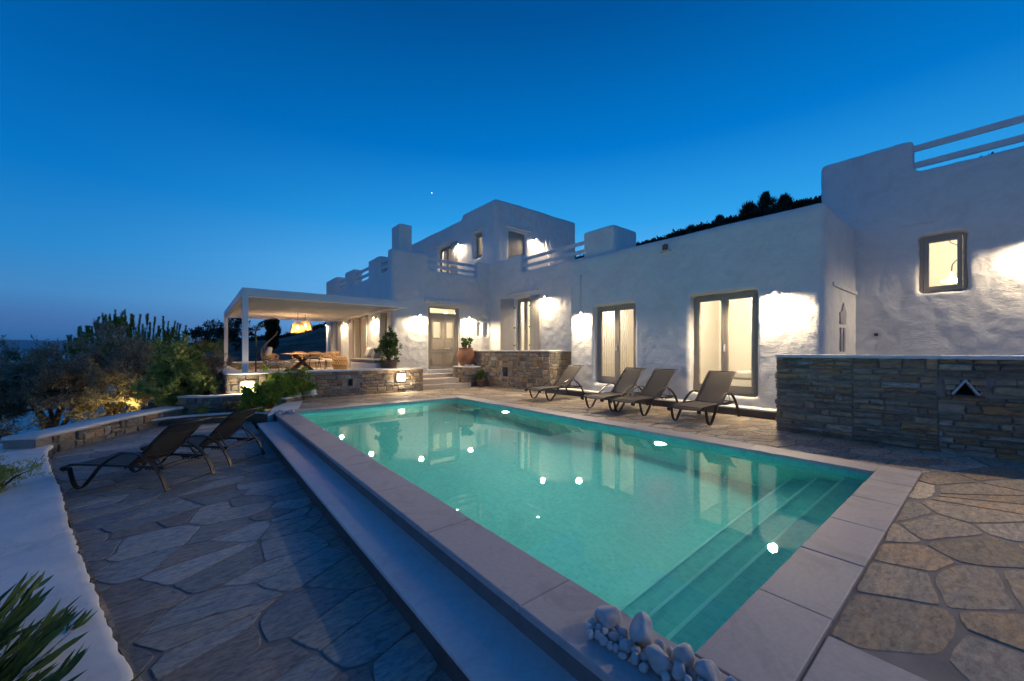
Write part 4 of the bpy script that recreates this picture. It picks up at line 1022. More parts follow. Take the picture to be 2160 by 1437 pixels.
for i in range(9):      # woven ribs of the bowl
    t = i/8; p = rim[int(14+t*22)]; y = p.y
    if y < .03: continue
    pts = [(p.x-(.10 if p.x<.5 else -.03)*0, y*math.cos(math.pi*q/8), p.z-(.26*math.sin(math.pi*q/8)*(.5+.5*math.sin(math.pi*t)))) for q in range(9)]; mb.tube(pts, .010, 5)
for q in range(1,8):
    pts = []
    for i in range(23):
        t = i/22; p = rim[14+i]; pts.append((p.x, p.y*math.cos(math.pi*q/8), p.z-(.26*math.sin(math.pi*q/8)*(.5+.5*math.sin(math.pi*t)))))
    mb.tube(pts, .009, 5)
mb.build('basket', M['rattan'], hc, smooth=True)
def pillow(mb, ctr, ex, ey, th, rot):
    n = 10; vs, fs = [], []
    for s in (1,-1):
        for i in range(n+1):
            for j in range(n+1):
                u, v = i/n*2-1, j/n*2-1; f = (max(0,(1-u**4))*max(0,(1-v**4)))**.5; k = 1-.06*(1-abs(u))*(abs(v)**3)-.06*(1-abs(v))*(abs(u)**3)
                vs.append(Vector(ctr)+rot@Vector((u*ex*k, v*ey*k, s*th*f)))
    m = (n+1)**2
    for s in (0,1):
        for i in range(n):
            for j in range(n): q = (s*m+i*(n+1)+j, s*m+(i+1)*(n+1)+j, s*m+(i+1)*(n+1)+j+1, s*m+i*(n+1)+j+1); fs.append(q if s == 0 else q[::-1])
    mb.add(vs, fs)
mb = MB(); pillow(mb, (.75,0,.40), .42, .33, .07, Matrix.Rotation(0,3,'X')); mb.build('seat_cushion', M['cream'], hc, smooth=True)
mb = MB(); pillow(mb, (.40,0,.85), .16, .22, .06, Matrix.Rotation(R_(-75),3,'Y')); mb.build('head_cushion', M['cream'], hc, smooth=True)
# built-in bench with cushions
bn = empty('bench', (5.3,15,TF)); bn.location = (0,0,0); tag(bn, 'white masonry bench with grey seat pad against the pergola wall', 'bench')
mb = MB().box(4.92,5.86,13.75,16.6,.45,.98); remesh(mb, 'bench_base', M['plaster_smooth'], bn, .05, 2, .004, 2, .008)
mb = MB().box(4.90,5.80,13.78,16.58,.985,1.08); mb.build('seat_pad', M['greycush'], bn, bevel=.03)
for i, (y, lab, mt) in enumerate([(16.25,'light grey scatter cushion at the far end of the bench','linen'),(15.75,'dark grey scatter cushion, second from the far end','greycush'),(15.2,'light grey scatter cushion in the middle of the bench','linen'),(14.6,'dark grey scatter cushion on the bench nearest the potted plant','greycush')]):
    mb = MB(); pillow(mb, (0,0,0), .24, .24, .07, Matrix.Rotation(R_(-68),3,'Y')); o = mb.build('cushion', M[mt], smooth=True); o.location = (5.55-.06*i,y,1.32); o.rotation_euler=(0,0,R_(random.uniform(-15,15))); tag(o, lab, 'cushion', 'scatter cushions on the white bench')
# woven lantern stool
r = empty('rattan_lantern', (4.95,18.15,TF)); tag(r, 'round pierced rattan lantern standing on the terrace floor', 'lantern')
mb = MB(); prof = [(.20,0),(.27,.10),(.31,.28),(.29,.48),(.22,.60)]
for k in range(18):
    for sgn in (1,-1): mb.tube([(r_*math.cos(2*math.pi*k/18+sgn*z*1.6), r_*math.sin(2*math.pi*k/18+sgn*z*1.6), z) for r_, z in prof], .016, 5)
for r_, z in prof: mb.tube([(r_*math.cos(2*math.pi*i/20), r_*math.sin(2*math.pi*i/20), z) for i in range(20)], .018, 5, closed=True)
mb.build('weave', M['rope'], r)
MB().lathe([(0,.02),(.19,.02),(.24,.12),(.27,.28),(.25,.46),(.18,.57),(0,.58)], n=20).build('liner', M['rattan'], r, smooth=True)

# ------------------------------------------------------------------ sun loungers
def lounger():
    r = empty('sun_lounger')
    side = spline([(-.13,0,.315),(-.10,0,.20),(-.05,0,.075),(.03,0,.014),(.12,0,.045),(.24,0,.17),(.40,0,.345),(.60,0,.475),(.84,0,.555),(1.06,0,.53),(1.26,0,.41),(1.42,0,.22),(1.52,0,.01)], 5)
    for s in (-1,1):
        mb = MB(); mb.sweep([p+Vector((0,s*.335,0)) for p in side], .05, .020); mb.build('side_frame', M['bronze'], r, bevel=.004)
    for s in (-1,1):
        mb = MB(); mb.sweep(spline([(-.30,s*.285,.285),(-.22,s*.285,.325),(-.1,s*.285,.345),(.4,s*.285,.345),(.85,s*.285,.34),(1.42,s*.285,.33)], 4), .028, .036); mb.build('seat_rail', M['bronze'], r, bevel=.005)
        MB().obox((-.31,s*.285,.275),(.03,0,-.012),(0,.026,0),(.008,0,.022)).build('end_cap', M['black_metal'], r)
    mb = MB()
    for x, z in ((-.16,.33),(.35,.33),(.8,.325),(1.42,.33)): mb.tube([(x,-.33,z),(x,.33,z)], .012, 8)
    mb.tube([(1.50,-.33,.045),(1.50,.33,.045)], .010, 8)
    mb.build('cross_bar', M['bronze'], r)
    def sheet(path, name, par, w=.272):
        n = 8; pts = spline(path, 6); vs, fs = [], []
        for p in pts:
            for j in range(n+1):
                v = j/n*2-1; sag = .012*(1-v*v); t = Vector(p); vs.append((t.x, v*w, t.z-sag))
        for i in range(len(pts)-1):
            for j in range(n): fs.append((i*(n+1)+j,(i+1)*(n+1)+j,(i+1)*(n+1)+j+1,i*(n+1)+j+1))
        o = MB().add(vs, fs).build(name, M['sling'], par, smooth=True); md = o.modifiers.new('s','SOLIDIFY'); md.thickness = .004; return o
    sheet([(-.27,0,.30),(-.2,0,.335),(-.05,0,.352),(.4,0,.350),(.82,0,.350)], 'seat', r)
    back = [(.80,0,.352),(1.0,0,.52),(1.22,0,.73),(1.42,0,.905),(1.50,0,.955),(1.545,0,.955)]
    bk = sheet(back, 'backrest', r)
    mb = MB()
    for s in (-1,1): mb.tube([p+Vector((0,s*.272,0)) for p in spline(back,5)], .014, 8)
    mb.tube([(1.545,-.272,.955),(1.545,.272,.955)], .013, 8)
    for x, z in ((1.36,.845),(1.0,.50)): mb.tube([(x+.05*(1-(v/4)**2), .272*v/4, z-.05*(1-(v/4)**2)) for v in range(-4,5)], .010, 6)
    mb.build('back_frame', M['bronze'], bk, smooth=True)
    mb = MB(); mb.tube([(1.12,-.24,.63),(1.30,-.24,.345),(1.30,.24,.345),(1.12,.24,.63)], .009, 6)
    for s in (-1,1):
        mb.bar((1.02,s*.25,.325),(1.38,s*.25,.315),.012,.03)
        for k in range(6): mb.bar((1.06+k*.055,s*.25,.318),(1.045+k*.055,s*.25,.285),.014,.02)
    mb.build('recline_rack', M['black_metal'], r); return r
l0 = lounger(); first = True
LG = [((7.50,3.72),2,'brown mesh sun lounger nearest the camera on the right, before the widest door'),((7.50,5.10),0,'brown mesh sun lounger, third from the far end of the house row'),((7.50,5.92),1,'brown mesh sun lounger, second from the far end of the house row'),((7.70,8.20),0,'brown mesh sun lounger farthest along the house row, by the stone wall'),
      ((-.92,7.45),-44,'dark sun lounger on the lower deck nearest the white wall'),((-.24,8.20),-44,'dark sun lounger on the lower deck nearest the pool step')]
for (x,y), a, lb in LG:
    c = l0 if first else copy_tree(l0); first = False
    low_ = a < -20; c.location = (x, y, LZ+.004 if low_ else -.014); c.rotation_euler = (0,0,R_(a)); c.scale = (.81,1,.84) if low_ else (1,1,1); tag(c, lb, 'sun lounger', 'sling sun loungers round the pool')

# ------------------------------------------------------------------ interior things seen through the glass
b = empty('bed', (11.9,3.6,.36)); tag(b, 'low bed with tan cover seen through the widest glazed door', 'bed'); MB().box(-.9,.9,-.75,.75,.05,.30).build('bed_base', M['room'], b); MB().box(-.92,.92,-.77,.77,.30,.50).build('mattress', M['linen'], b, bevel=.05)
r = empty('wardrobe', (10.95,8.10,.40)); tag(r, 'striped cream wardrobe seen through the narrower tall glazed door', 'wardrobe'); mb = MB().box(-.75,.75,-.1,.12,0,2.55); mb.build('carcass', M['room'], r)
mb = MB()
for k in range(12): mb.box(-.74+k*.122,-.74+k*.122+.095,-.125,-.101,.04,2.5)
mb.build('door_slats', M['linen'], r)
r = empty('pendant_lamp', (13.55,.62,3.05)); tag(r, 'small bell pendant lamp inside the square upper window', 'pendant lamp')
MB().tube(spline([(0,0,.18),(0,-.02,.35),(.0,-.16,.55),(0,-.10,.75),(0,.05,.95),(0,0,1.6)], 6), .012, 6).build('cord', M['darkwood'], r)
MB().lathe([(.02,.18),(.05,.14),(.08,.05),(.18,-.02)], n=20).build('shade', M['shutter'], r, smooth=True); MB().lathe([(0,-.10),(.15,-.07),(.17,-.02),(0,-.0)], n=20).build('diffuser', M['lens'], r, smooth=True)
for y0_, y1_, z0_, z1_, x_, lb in [(3.32,3.66,.42,3.0,10.30,'cream curtain drawn aside behind the widest glazed door'),(6.42,6.66,.46,3.0,10.30,'cream curtain drawn aside behind the narrower tall glazed door')]:
    vs = []; n = 40
    for i in range(n+1):
        yy = y0_+(y1_-y0_)*i/n; dx = .035*math.sin(i*1.15)+.01*math.sin(i*.37)
        vs += [(x_+dx,yy,z0_),(x_+dx*.8,yy,z1_)]
    o = MB().add(vs, [(2*i,2*i+2,2*i+3,2*i+1) for i in range(n)]).build('curtain', M['linen'], smooth=True); tag(o, lb, 'curtain'); o.modifiers.new('s','SOLIDIFY').thickness = .004
# ladder on the upper terrace
r = empty('stepladder', (14.75,15.1,4.75)); tag(r, 'aluminium ladder leaning on the upstairs wall beside the lamp', 'ladder')
for s in (-.2,.2): MB().bar((s,-.55,.0),(s*.75,.08,2.62),.035,.06).build('stile', M['white_metal'], r)
mb = MB()
for k in range(9): t = (k+.7)/9.4; mb.bar((-.19,-.55+.63*t,2.62*t),(.19,-.55+.63*t,2.62*t),.03,.03)
mb.build('rungs', M['white_metal'], r)

# ------------------------------------------------------------------ foliage
def leaves(centers, dirs, ln, wd, rnd, fold=.25, curl=.0):
    """one folded diamond leaf per centre"""
    n = len(centers); c = np.asarray(centers); d = np.asarray(dirs); d = d/np.linalg.norm(d,axis=1,keepdims=True)
    r = rnd.normal(size=(n,3)); s = np.cross(d, r); s /= np.linalg.norm(s,axis=1,keepdims=True)+1e-9; u = np.cross(s, d)
    L_ = (ln*(.7+.6*rnd.random(n)))[:,None]; W_ = (wd*(.7+.6*rnd.random(n)))[:,None]
    a = c; b = c+d*L_*.45+s*W_*.5+u*W_*fold; e = c+d*L_-u*L_*curl; f = c+d*L_*.45-s*W_*.5+u*W_*fold
    v = np.stack([a,b,e,f],1).reshape(-1,3); idx = np.arange(n)*4
    fs = np.stack([idx,idx+1,idx+2,idx+3],1); return v, fs
def leafmesh(name, parts, mat, parent):
    vs, fs, o = [], [], 0
    for v, f in parts: vs.append(v); fs.append(f+o); o += len(v)
    v = np.concatenate(vs); f = np.concatenate(fs); me = bpy.data.meshes.new(name)
    me.vertices.add(len(v)); me.vertices.foreach_set('co', v.ravel()); n = len(f)
    me.loops.add(n*4); me.loops.foreach_set('vertex_index', f.ravel().astype(np.int32)); me.polygons.add(n)
    me.polygons.foreach_set('loop_start', np.arange(n, dtype=np.int32)*4); me.polygons.foreach_set('loop_total', np.full(n,4,dtype=np.int32))
    me.update(calc_edges=True); me.validate(); me.materials.append(mat)
    o_ = bpy.data.objects.new(name, me); col.objects.link(o_)
    if parent: o_.parent = parent
    return o_
def shrub(name, label, cat, loc, R, H, nclump, nleaf, ln, wd, mat, seed, group=None, base=.15, up=.5, trunks=5, spread=.45, bark='bark', flower=0, clr=.30):
    """limbs run out to leaf clumps spread through an uneven crown"""
    rnd = np.random.default_rng(seed); r = empty(name, loc); tag(r, label, cat, group)
    tr = MB(); parts = []; limbs = []
    for k in range(trunks):
        a = rnd.random()*6.28; rr = R*spread*(.3+.7*rnd.random()); z = H*(.35+.35*rnd.random())
        p = [Vector((.05*R*math.cos(a),.05*R*math.sin(a),-.15)), Vector((rr*.35*math.cos(a),rr*.35*math.sin(a),z*.45)), Vector((rr*math.cos(a+.3),rr*math.sin(a+.3),z))]; limbs.append(p[-1]); tr.tube(spline(p,3), [.045*H**.7*(1-.11*i) for i in range(7)], 6)
    C_ = []
    lob = rnd.normal(size=(6,3)); lob /= np.linalg.norm(lob,axis=1,keepdims=True)
    tries = 0
    while len(C_) < nclump and tries < nclump*30:
        tries += 1
        d = rnd.normal(size=3); d /= np.linalg.norm(d); rad = (rnd.random()**.45)
        wob = 1+.22*math.sin(3*d[0]+seed)+.18*math.sin(4*d[1]+2*seed)+.15*math.sin(5*d[2]+seed)
        p = d*rad*wob; x, y = p[0]*R*.92, p[1]*R*.92; z = H*(.5+base/2)+p[2]*H*(.5-base/2)
        if z < H*base*.5: continue
        C_.append((x,y,z,rad))
    for x,y,z,rad in C_:
        c = np.array([x,y,z]); l = min(limbs, key=lambda q: (q-Vector(c)).length)
        if rnd.random() < .6: tr.tube([l, l.lerp(Vector(c),.55)+Vector((0,0,.04*H)), Vector(c)], [.014*H**.6,.009,.004], 4)
        cr = clr*R*(.45+.55*rnd.random()); m = int(nleaf*(.6+.8*rnd.random()))
        out = np.array([x/R, y/R, up+(z/H-.5)]); out /= np.linalg.norm(out)+1e-6
        # twigs inside clump
        nt_ = 7
        for q in range(nt_):
            d = out*.8+rnd.normal(size=3)*.65; d /= np.linalg.norm(d); tl = cr*(.7+.6*rnd.random()); k = max(3,m//nt_)
            t = rnd.random(k)**.8; pos = c+np.outer(t*tl, d)+rnd.normal(size=(k,3))*cr*.10
            ld = d[None,:]*.7+rnd.normal(size=(k,3))*.65; ld[:,2] += .15*up; parts.append(leaves(pos, ld, ln, wd, rnd))
    leafmesh('crown', parts, M[mat], r); tr.build('trunk', M[bark], r, smooth=True)
    if flower:
        mb = MB()
        for k in range(flower):
            x,y,z,_ = C_[k % len(C_)]; c = Vector((x,y,z))*1.08; mb.lathe([(0,.0),(.018,.012),(0,.02)], ctr=c, n=6)
        mb.build('flower', M['flower'], r)
    return r
gz = ground_z
# olive and shrub group left of the terrace
def put(x, y, dz=0): return (x, y, max(gz(x,y), -2.2)+dz)
shrub('olive_tree','grey-green olive tree at the far left edge, lowest branches open to the sea','tree',(-4.55,17.6,-1.6),2.0,2.95,120,270,.095,.024,'olive_leaf',3,'olive trees beyond the curved parapet',base=.22,trunks=6)
shrub('olive_tree','bushy olive tree in the middle of the group with orange lit trunks','tree',(-3.15,16.8,-1.25),1.75,2.75,125,270,.095,.024,'olive_leaf',5,'olive trees beyond the curved parapet',base=.2,trunks=6)
shrub('olive_tree','dense olive tree beside the assumed yellow garden uplight','tree',(-1.9,17.0,-1.0),1.6,2.65,120,270,.095,.024,'olive_leaf',8,'olive trees beyond the curved parapet',base=.18,trunks=5)
shrub('olive_tree','small low olive bush hanging over the dark slope at far left','tree',(-4.7,15.3,-2.0),1.3,2.2,70,200,.09,.024,'olive_leaf',14,'olive trees beyond the curved parapet',base=.2,trunks=4)
shrub('shrub','bright green leafy shrub growing out of the planter kerb','shrub',(-.33,13.55,-.32),.86,1.92,125,230,.08,.032,'green_leaf',21,base=.05,trunks=6,up=1.0,clr=.30)
shrub('shrub','dry grey-brown bush against the corner of the pergola terrace','shrub',(.22,14.3,-.1),.72,1.6,90,260,.06,.010,'grey_leaf',22,base=.08,trunks=6,up=.9)
shrub('shrub','yellow-green planter bush climbing against the terrace wall','shrub',(2.0,12.45,-.15),.56,1.0,90,130,.05,.030,'lantana_leaf',23,base=.08,trunks=4,clr=.28)
shrub('shrub','yellow-green planter bush beside the far pool corner','shrub',(1.35,12.02,-.22),.46,.80,90,130,.05,.030,'lantana_leaf',24,base=.02,trunks=4,flower=8,clr=.28)
shrub('shrub','small lavender-grey herb tuft right of the low retaining wall','shrub',(.62,12.25,-.24),.26,.36,26,80,.045,.008,'grey_leaf',25,base=.05,trunks=3,up=1.2)
shrub('shrub','small dark green herb tuft at the left of the planter','shrub',(.12,12.33,-.24),.22,.30,26,80,.035,.010,'green_leaf',26,base=.05,trunks=3,up=1.2)
shrub('shrub','low green herb tuft under the yellow-green bush','shrub',(.98,12.15,-.24),.22,.30,26,80,.035,.012,'green_leaf',27,base=.05,trunks=3,up=1.2)
# pine with upright candles
def pine(loc, seed):
    rnd = np.random.default_rng(seed); r = empty('pine_tree', loc); tag(r, 'dark pine with upright candle-like shoots against the sky', 'tree')
    tr = MB(); parts = []; H = 3.6
    tr.tube([(0,0,-.4),(0.05,0,1.0),(0,0,2.2),(0,0,3.2)], [.11,.09,.05,.02], 7)
    for k in range(330):
        t = rnd.random()**.8; a = rnd.random()*6.28; z = .6+t*2.2; rm = 1.9*(.15+.85*rnd.random()**.55); x, y = rm*math.cos(a), rm*math.sin(a)
        h = .34+.36*rnd.random(); topz = 3.85-.55*rm-.10*rm*rm+.35*math.sin(a*3+1)+rnd.normal()*.07; z2 = min(2.85, topz-h-(rnd.random()**1.3)*(1.6+.2*rm))
        base_ = Vector((x*.35,y*.35,z*.7)); top = Vector((x*1.03+rnd.normal()*.03,y*1.03+rnd.normal()*.03,z2+h)); mid = Vector((x,y,z2))
        if k % 2: tr.tube([Vector((0,0,z*.55)), base_, mid], [.03,.02,.010], 4)
        tr.tube([mid, top], [.012,.006], 4)
        m = 260; tt = rnd.random(m); pos = np.array(mid)[None,:]+np.outer(tt, np.array(top-mid)); ang = rnd.random(m)*6.28
        d = np.stack([np.cos(ang), np.sin(ang), .9+.5*rnd.random(m)],1); parts.append(leaves(pos, d, .072, .014, rnd, 0))
    for k in range(150):
        rm = 1.75*rnd.random()**.5; a = rnd.random()*6.28; zt = (3.3-.55*rm-.1*rm*rm)*(.25+.7*rnd.random()); c = np.array([rm*math.cos(a), rm*math.sin(a), zt]); m = 150; q = rnd.normal(size=(m,3))*.17; parts.append(leaves(c+q, q+np.array([0,0,.25])+rnd.normal(size=(m,3))*.15, .08, .014, rnd, 0))
    leafmesh('crown', parts, M['pine_leaf'], r); tr.build('trunk', M['bark'], r, smooth=True)
pine((-2.15,23.2,-.35), 31)
# fan palm
def palm(loc, seed):
    rnd = np.random.default_rng(seed); r = empty('palm', loc); tag(r, 'small fan palm with spiky leaves behind the pergola post', 'palm')
    MB().tube([(0,0,-.3),(0,0,.8)], [.13,.10], 8).build('trunk', M['bark'], r); mb = MB(); st_ = MB()
    for k in range(17):
        a = k*2.4; el = R_(10+60*rnd.random()); L_ = .75+.35*rnd.random(); d = Vector((math.cos(a)*math.cos(el), math.sin(a)*math.cos(el), math.sin(el)))
        h = Vector((0,0,.8))+d*L_; st_.tube([(0,0,.8), h], [.015,.008], 4); side = d.cross(Vector((0,0,1))).normalized(); up = side.cross(d)
        for q in range(22):
            t = (q/21-.5)*R_(210); dd = d*math.cos(t)+side*math.sin(t); ll = .62*(.8+.2*math.cos(t)); w = up.cross(dd)*.018+side*0
            pr = dd.cross(up).normalized()*.016; e = h+dd*ll-Vector((0,0,.06)); mb.add([h, h+dd*ll*.5+pr+up*.01, e, h+dd*ll*.5-pr+up*.01], [(0,1,2,3)])
    mb.build('frond', M['palm_leaf'], r); st_.build('stem', M['palm_leaf'], r)
palm((.35,22.3,-.1), 41)
# far trees on the hill
def far_tree(x, y, H, R, label, seed, name='tree', nc=36, nl=60, mat='far_leaf', base=.2, lf=.22, group=None):
    shrub(name, label, 'tree', (x,y,gz(x,y)-.3), R, H, nc, nl, lf, lf*.45, mat, seed, group, base=base, trunks=3, up=.6)
def polar(az, r): a = R_(az); return r*math.sin(a), r*math.cos(a)
for az, r, H, R, lb, sd, nc in [(3.9,50,3.8,2.6,'dark rounded tree on the hill seen between the pergola posts',51,50),(.8,62,2.3,2.2,'low dark tree on the hillside left of the pergola',52,40),(2.2,58,2.2,2.4,'dark bush on the slope just left of the pergola posts',53,40)]:
    x, y = polar(az, r); far_tree(x, y, H, R, lb, sd, nc=nc)
x, y = polar(7.5, 46); r = empty('cypress_tree', (x,y,gz(x,y)-.2)); tag(r, 'single narrow dark cypress on the hill above the hanging chair', 'tree')
rnd = np.random.default_rng(61); n = 5200; t = rnd.random(n); a = rnd.random(n)*6.28; rr = .50*np.sin(np.clip(t*1.02+.06,0,1)*math.pi)**.55*(.55+.45*rnd.random(n)**.4)*(1+.25*np.sin(t*22+a)); Hc = 4.7
pos = np.stack([rr*np.cos(a), rr*np.sin(a), .4+t*Hc],1); d = np.stack([np.cos(a)*.5,np.sin(a)*.5,np.full(n,1.)],1)+rnd.normal(size=(n,3))*.3
leafmesh('crown', [leaves(pos, d, .34, .10, rnd)], M['far_leaf'], r); MB().tube([(0,0,-.3),(0,0,4)], [.14,.04], 6).build('trunk', M['bark'], r)
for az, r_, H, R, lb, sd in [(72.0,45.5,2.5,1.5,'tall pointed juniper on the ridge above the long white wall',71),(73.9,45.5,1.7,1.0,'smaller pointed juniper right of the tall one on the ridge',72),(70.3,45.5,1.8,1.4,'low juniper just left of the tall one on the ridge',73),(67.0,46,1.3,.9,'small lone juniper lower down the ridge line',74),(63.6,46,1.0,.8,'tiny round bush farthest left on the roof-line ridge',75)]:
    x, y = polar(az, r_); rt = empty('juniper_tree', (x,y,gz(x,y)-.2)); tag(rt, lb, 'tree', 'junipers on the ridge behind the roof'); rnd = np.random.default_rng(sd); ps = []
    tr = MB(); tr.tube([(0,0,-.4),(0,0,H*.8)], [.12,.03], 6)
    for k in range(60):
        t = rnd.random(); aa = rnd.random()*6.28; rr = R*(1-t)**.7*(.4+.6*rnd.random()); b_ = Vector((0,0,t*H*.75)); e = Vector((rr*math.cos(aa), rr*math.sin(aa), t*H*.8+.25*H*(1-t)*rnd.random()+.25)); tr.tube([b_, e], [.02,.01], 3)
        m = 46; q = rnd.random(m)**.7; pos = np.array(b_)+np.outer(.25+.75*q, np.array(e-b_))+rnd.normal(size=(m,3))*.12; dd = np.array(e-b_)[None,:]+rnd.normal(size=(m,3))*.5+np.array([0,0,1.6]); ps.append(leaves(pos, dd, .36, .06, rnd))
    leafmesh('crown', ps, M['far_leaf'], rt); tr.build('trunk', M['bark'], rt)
# hillside scrub: nobody could count it
def scrub():
    rnd = np.random.default_rng(91); parts = []
    for k in range(2600):
        az = rnd.uniform(-4, 93); D_ = 70-25*sstep((az-20)/40); r_ = D_*(1.0+rnd.normal()*.05) if k % 2 else rnd.uniform(34, 78)
        if az < 18 and k % 2 == 0 and r_ < 62: continue
        x, y = polar(az, r_); z = gz(x,y); R = rnd.uniform(.35,1.0)*(.75 if k%2 else 1); m = 46
        d = rnd.normal(size=(m,3)); d /= np.linalg.norm(d,axis=1,keepdims=True); d[:,2] = np.abs(d[:,2]); pos = np.array([x,y,z-.1])+d*R*np.array([1,1,.8])*(.5+.5*rnd.random((m,1))); parts.append(leaves(pos, d+rnd.normal(size=(m,3))*.5, .34, .17, rnd))
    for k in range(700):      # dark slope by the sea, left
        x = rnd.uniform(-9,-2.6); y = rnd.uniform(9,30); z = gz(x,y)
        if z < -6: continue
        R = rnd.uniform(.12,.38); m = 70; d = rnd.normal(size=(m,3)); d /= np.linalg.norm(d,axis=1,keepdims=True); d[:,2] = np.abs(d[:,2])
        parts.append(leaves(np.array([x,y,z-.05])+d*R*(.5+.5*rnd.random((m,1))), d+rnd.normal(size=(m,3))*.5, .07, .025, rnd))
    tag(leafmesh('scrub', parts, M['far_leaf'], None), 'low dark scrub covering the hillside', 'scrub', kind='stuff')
scrub()
# foreground oleander
def oleander(loc, seed, label, nst, Lst, spread, lean, name='oleander', ll=.16, lw=.021):
    rnd = np.random.default_rng(seed); r = empty(name, loc); tag(r, label, 'shrub'); stm = MB(); lf = MB()
    for k in range(nst):
        a = rnd.uniform(*spread); tilt = R_(rnd.uniform(12,62)); L_ = Lst*(.65+.5*rnd.random()); b0 = Vector((rnd.normal()*.12, rnd.normal()*.12, 0))
        d = Vector((math.cos(a)*math.sin(tilt), math.sin(a)*math.sin(tilt), math.cos(tilt))); p1 = b0+d*L_*.5; p2 = b0+d*L_+Vector((0,0,-.06*L_)); sp = spline([b0,p1,p2],6); stm.tube(sp, [.007-.0004*i for i in range(len(sp))], 5)
        n = int(L_*34)
        for i in range(n):
            t = .18+.82*i/n; q = t*(len(sp)-1); j = int(min(q, len(sp)-2)); p = sp[j].lerp(sp[j+1], q-j); dd = (sp[j+1]-sp[j]).normalized()
            w = i*2.1; s = dd.cross(Vector((0,0,1))).normalized(); u = s.cross(dd); out = s*math.cos(w)+u*math.sin(w); v = (dd*(.9+.5*t)+out*(.75-.35*t)+Vector(rnd.normal(size=3))*.20).normalized()
            l = ll*(.65+.55*rnd.random())*(.75 if t > .93 else 1); sd = v.cross(out).normalized()
            if sd.length < .5: continue
            nn = sd.cross(v); W = lw*(.8+.4*rnd.random()); cv = rnd.uniform(.03,.38)*l
            rows = []
            for f, wf in ((0,.15),(.2,.75),(.45,1),(.7,.8),(.88,.4),(1,.03)):
                c = p+v*l*f-nn*cv*f*f; rows.append((c-sd*W*wf/2+nn*W*.12*wf, c, c+sd*W*wf/2+nn*W*.12*wf))
            vs = [x for rw in rows for x in rw]; fs = []
            for m in range(5): fs += [(m*3,m*3+1,m*3+4,m*3+3),(m*3+1,m*3+2,m*3+5,m*3+4)]
            lf.add(vs, fs)
    lf.build('leaves', M['oleander_leaf'], r, smooth=True); stm.build('stems', M['oleander_leaf'], r, smooth=True)
oleander((-1.22,2.65,-.60), 5, 'large oleander with long narrow leaves in the bottom left corner', 105, .95, (R_(-45),R_(85)), 0, ll=.17, lw=.025)
shrub('shrub','small green feathery shrub hanging over the white wall at the left edge','shrub',(-1.95,7.05,-.62),.56,.78,70,170,.05,.010,'green_leaf',29,base=.1,trunks=5,up=.8)

# ------------------------------------------------------------------ pots
def pot(loc, prof, label, mat, name='terracotta_pot', s=1, handles=False):
    r = empty(name, loc); tag(r, label, 'pot'); MB().lathe([(a*s,b*s) for a,b in prof], n=36).build('body', M[mat], r, smooth=True)
    ri = prof[-1][0]*s; MB().lathe([(0,prof[-1][1]*s-.06),(ri,prof[-1][1]*s-.06)], n=24).build('soil', M['soil'], r)
    if handles:
        for k in (-1,1):
            p = spline([(ri*1.02*k,0,.74*s),(ri*1.28*k,0,.72*s),(ri*1.26*k,0,.60*s)],4); mb = MB().tube(p, .02, 6); mb.build('handle', M[mat], r, smooth=True)
    return r
URN = [(.0,.0),(.20,.0),(.24,.02),(.34,.20),(.395,.38),(.40,.50),(.36,.64),(.30,.72),(.295,.75),(.325,.765),(.325,.80),(.27,.80),(.265,.72)]
pot((8.63,13.66,.78), URN, 'big round terracotta urn on the stone stand by the door', 'terracotta', 'terracotta_urn', .92, True)
shrub('potted_plant','small dark-leaved plant growing from the terracotta urn','plant',(8.63,13.66,1.42),.28,.50,18,14,.09,.06,'pot_leaf',81,base=.15,trunks=6,up=.8,clr=.35)
pot((8.72,12.72,-.02), [(.0,0),(.11,0),(.12,.01),(.16,.25),(.175,.25),(.175,.29),(.15,.29),(.14,.24)], 'small dark clay pot on the deck beside the steps', 'darkpot', 'plant_pot')
shrub('potted_plant','bright green compact plant in the small dark clay pot','plant',(8.72,12.72,.22),.19,.42,30,60,.05,.028,'pot_leaf',82,base=.02,trunks=4,up=1.2,clr=.4)
pot((5.28,13.42,.53), [(.0,0),(.20,0),(.22,.02),(.27,.30),(.29,.50),(.31,.50),(.31,.54),(.26,.54),(.25,.46)], 'large dark clay pot at the end of the white bench', 'darkpot', 'plant_pot')
shrub('potted_plant','tall bushy potted plant with red flowers at the house corner','plant',(5.28,13.42,1.0),.46,.95,80,46,.075,.045,'pot_leaf',83,base=.03,trunks=6,up=.8,flower=14,clr=.33)
pot((2.62,12.50,.10), [(.0,0),(.09,0),(.12,.02),(.12,.17),(.10,.17),(.10,.13)], 'small white square-shouldered pot against the terrace wall', 'plaster_smooth', 'plant_pot')
shrub('potted_plant','tiny yellow-green plant in the small white pot','plant',(2.62,12.50,.22),.15,.26,16,40,.045,.03,'lantana_leaf',84,base=.05,trunks=3,up=1,clr=.4)

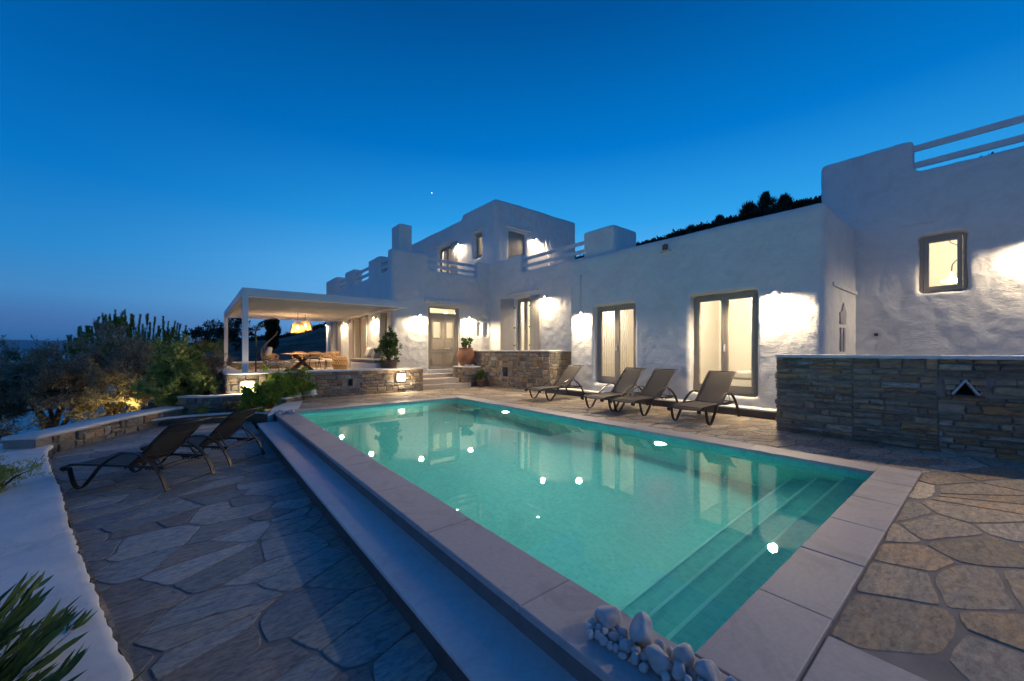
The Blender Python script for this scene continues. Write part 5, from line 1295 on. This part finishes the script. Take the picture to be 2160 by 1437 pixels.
# ------------------------------------------------------------------ pebbles
def pebble_mesh(seed):
    bm = bmesh.new(); bmesh.ops.create_icosphere(bm, subdivisions=4, radius=1)
    o = Vector((seed*3.1, seed*1.7, 0)); rnd_ = random.Random(seed)
    planes = [(Vector((rnd_.uniform(-1,1),rnd_.uniform(-1,1),rnd_.uniform(-1,1))).normalized(), rnd_.uniform(.58,.85)) for _ in range(7)]
    for v in bm.verts:
        d = v.co.normalized()
        for n_, h in planes:
            k = v.co.dot(n_)-h
            if k > 0: v.co -= n_*k*.85
        v.co += d*(.16*noise.noise(d*1.3+o)+.05*noise.noise(d*3.5+o))
    for _ in range(3): bmesh.ops.smooth_vert(bm, verts=bm.verts, factor=.5, use_axis_x=True, use_axis_y=True, use_axis_z=True)
    me = bpy.data.meshes.new('pebble'); bm.to_mesh(me); bm.free(); me.materials.append(M['pebble']); me.polygons.foreach_set('use_smooth', [True]*len(me.polygons)); return me
PM = [pebble_mesh(s) for s in range(9)]
rp = random.Random(3)
def pebble(x, y, z, sx, sy, sz, lab, grp, m=None, rz=None):
    if m is not None and sx < .07: sx, sy, sz = sx*1.22, sy*1.22, sz*1.2
    o = bpy.data.objects.new('pebble', PM[rp.randrange(9) if m is None else m]); col.objects.link(o); o.scale = (sx,sy,sz); o.location = (x,y,z+sz*.82); o.rotation_euler = (rp.uniform(-.35,.35),rp.uniform(-.35,.35),rp.uniform(0,6.28) if rz is None else rz)
    tag(o, lab, 'pebble', grp); return o
PC = 'white pebbles on the near pool coping'
BIG = [(1.620,1.235,.058,.050,.052,'largest blocky white pebble at the head of the near pebble row'),(1.645,1.055,.055,.046,.070,'upright broad white pebble near the head of the near row'),(1.575,.935,.050,.044,.046,'round white pebble in the middle of the near pebble row'),(1.655,.860,.048,.040,.062,'pointed upright white pebble in the middle of the near row'),(1.665,.755,.048,.042,.050,'tilted oval white pebble at the pool corner end of the near row'),(1.60,.70,.045,.04,.03,'flat white pebble at the very bottom end of the near row')]
for i,(x,y,a,b,c,lb) in enumerate(BIG): pebble(x,y,0,a,b,c,lb,PC,m=i)
small = 0; placed = [(b[0],b[1],max(b[2],b[3])) for b in BIG]; tries = 0
while small < 46 and tries < 4000:
    tries += 1; t = rp.random(); x = 1.56+.10*t+rp.uniform(-.075,.075); y = 1.24-.60*t+rp.uniform(-.07,.05); s = rp.uniform(.020,.040)
    if any(math.hypot(x-a,y-b) < (s+c)*.72 for a,b,c in placed) or x > 1.78 and y > .86: continue
    placed.append((x,y,s)); pebble(x,y,0 if rp.random()<.8 else .02,s,s*rp.uniform(.7,1),s*rp.uniform(.7,1.1),'small white pebble in the heap around the larger pebbles',PC); small += 1
PF = 'white pebbles on the far pool corner'
pebble(1.66,9.88,0,.075,.06,.05,'largest white pebble on the far pool corner',PF,m=2)
for k in range(15): pebble(1.40+rp.random()*.33,9.78+rp.random()*.45,0,*(lambda s:(s,s*.85,s*.8))(rp.uniform(.030,.052)),'small white pebble in the cluster on the far pool corner',PF)
for (x,y),lb in zip([(2.12,12.28),(2.27,12.42),(2.46,12.55)],['leftmost of three white pebbles on the short kerb','middle of three white pebbles on the short kerb','rightmost of three white pebbles on the short kerb']): pebble(x,y,.135,.07,.055,.05,lb,'pebbles on the short kerb')
for k in range(11): pebble(8.30+rp.random()*.5,13.12+rp.random()*.18,.78,*(lambda s:(s,s*.85,s*.8))(rp.uniform(.035,.055)),'small white pebble at the foot of the terracotta urn','pebbles at the foot of the urn')
pebble(10.6,.93,1.30,.13,.10,.09,'white stone lump on the wall at the right below the square window','stone on the right wall') if False else None

# ------------------------------------------------------------------ evening haze over the sea
def haze():
    m = bpy.data.materials.new('haze'); m.use_nodes = True; t = m.node_tree; t.nodes.clear()
    o = nd(t, 'ShaderNodeOutputMaterial'); v = nd(t, 'ShaderNodeVolumePrincipled'); v.inputs['Color'].default_value = (.93,.97,1,1); v.inputs['Density'].default_value = 4.0e-5; v.inputs['Anisotropy'].default_value = 0
    t.links.new(v.outputs[0], o.inputs['Volume']); b = MB().box(-30000,30000,-30000,30000,-57,330); ob = b.build('haze', m); tag(ob, 'thin evening haze over land and sea', kind='stuff')
haze()

r_, az_ = 5000, R_(27.4)
tag(MB().lathe([(0,-4),(2.8,-2.8),(4,0),(2.8,2.8),(0,4)], ctr=(r_*math.sin(az_), r_*math.cos(az_), r_*.396), n=12).build('star', emit('star_light', (.9,.95,1), 6)), 'single bright star in the blue sky above the roof', kind='structure')
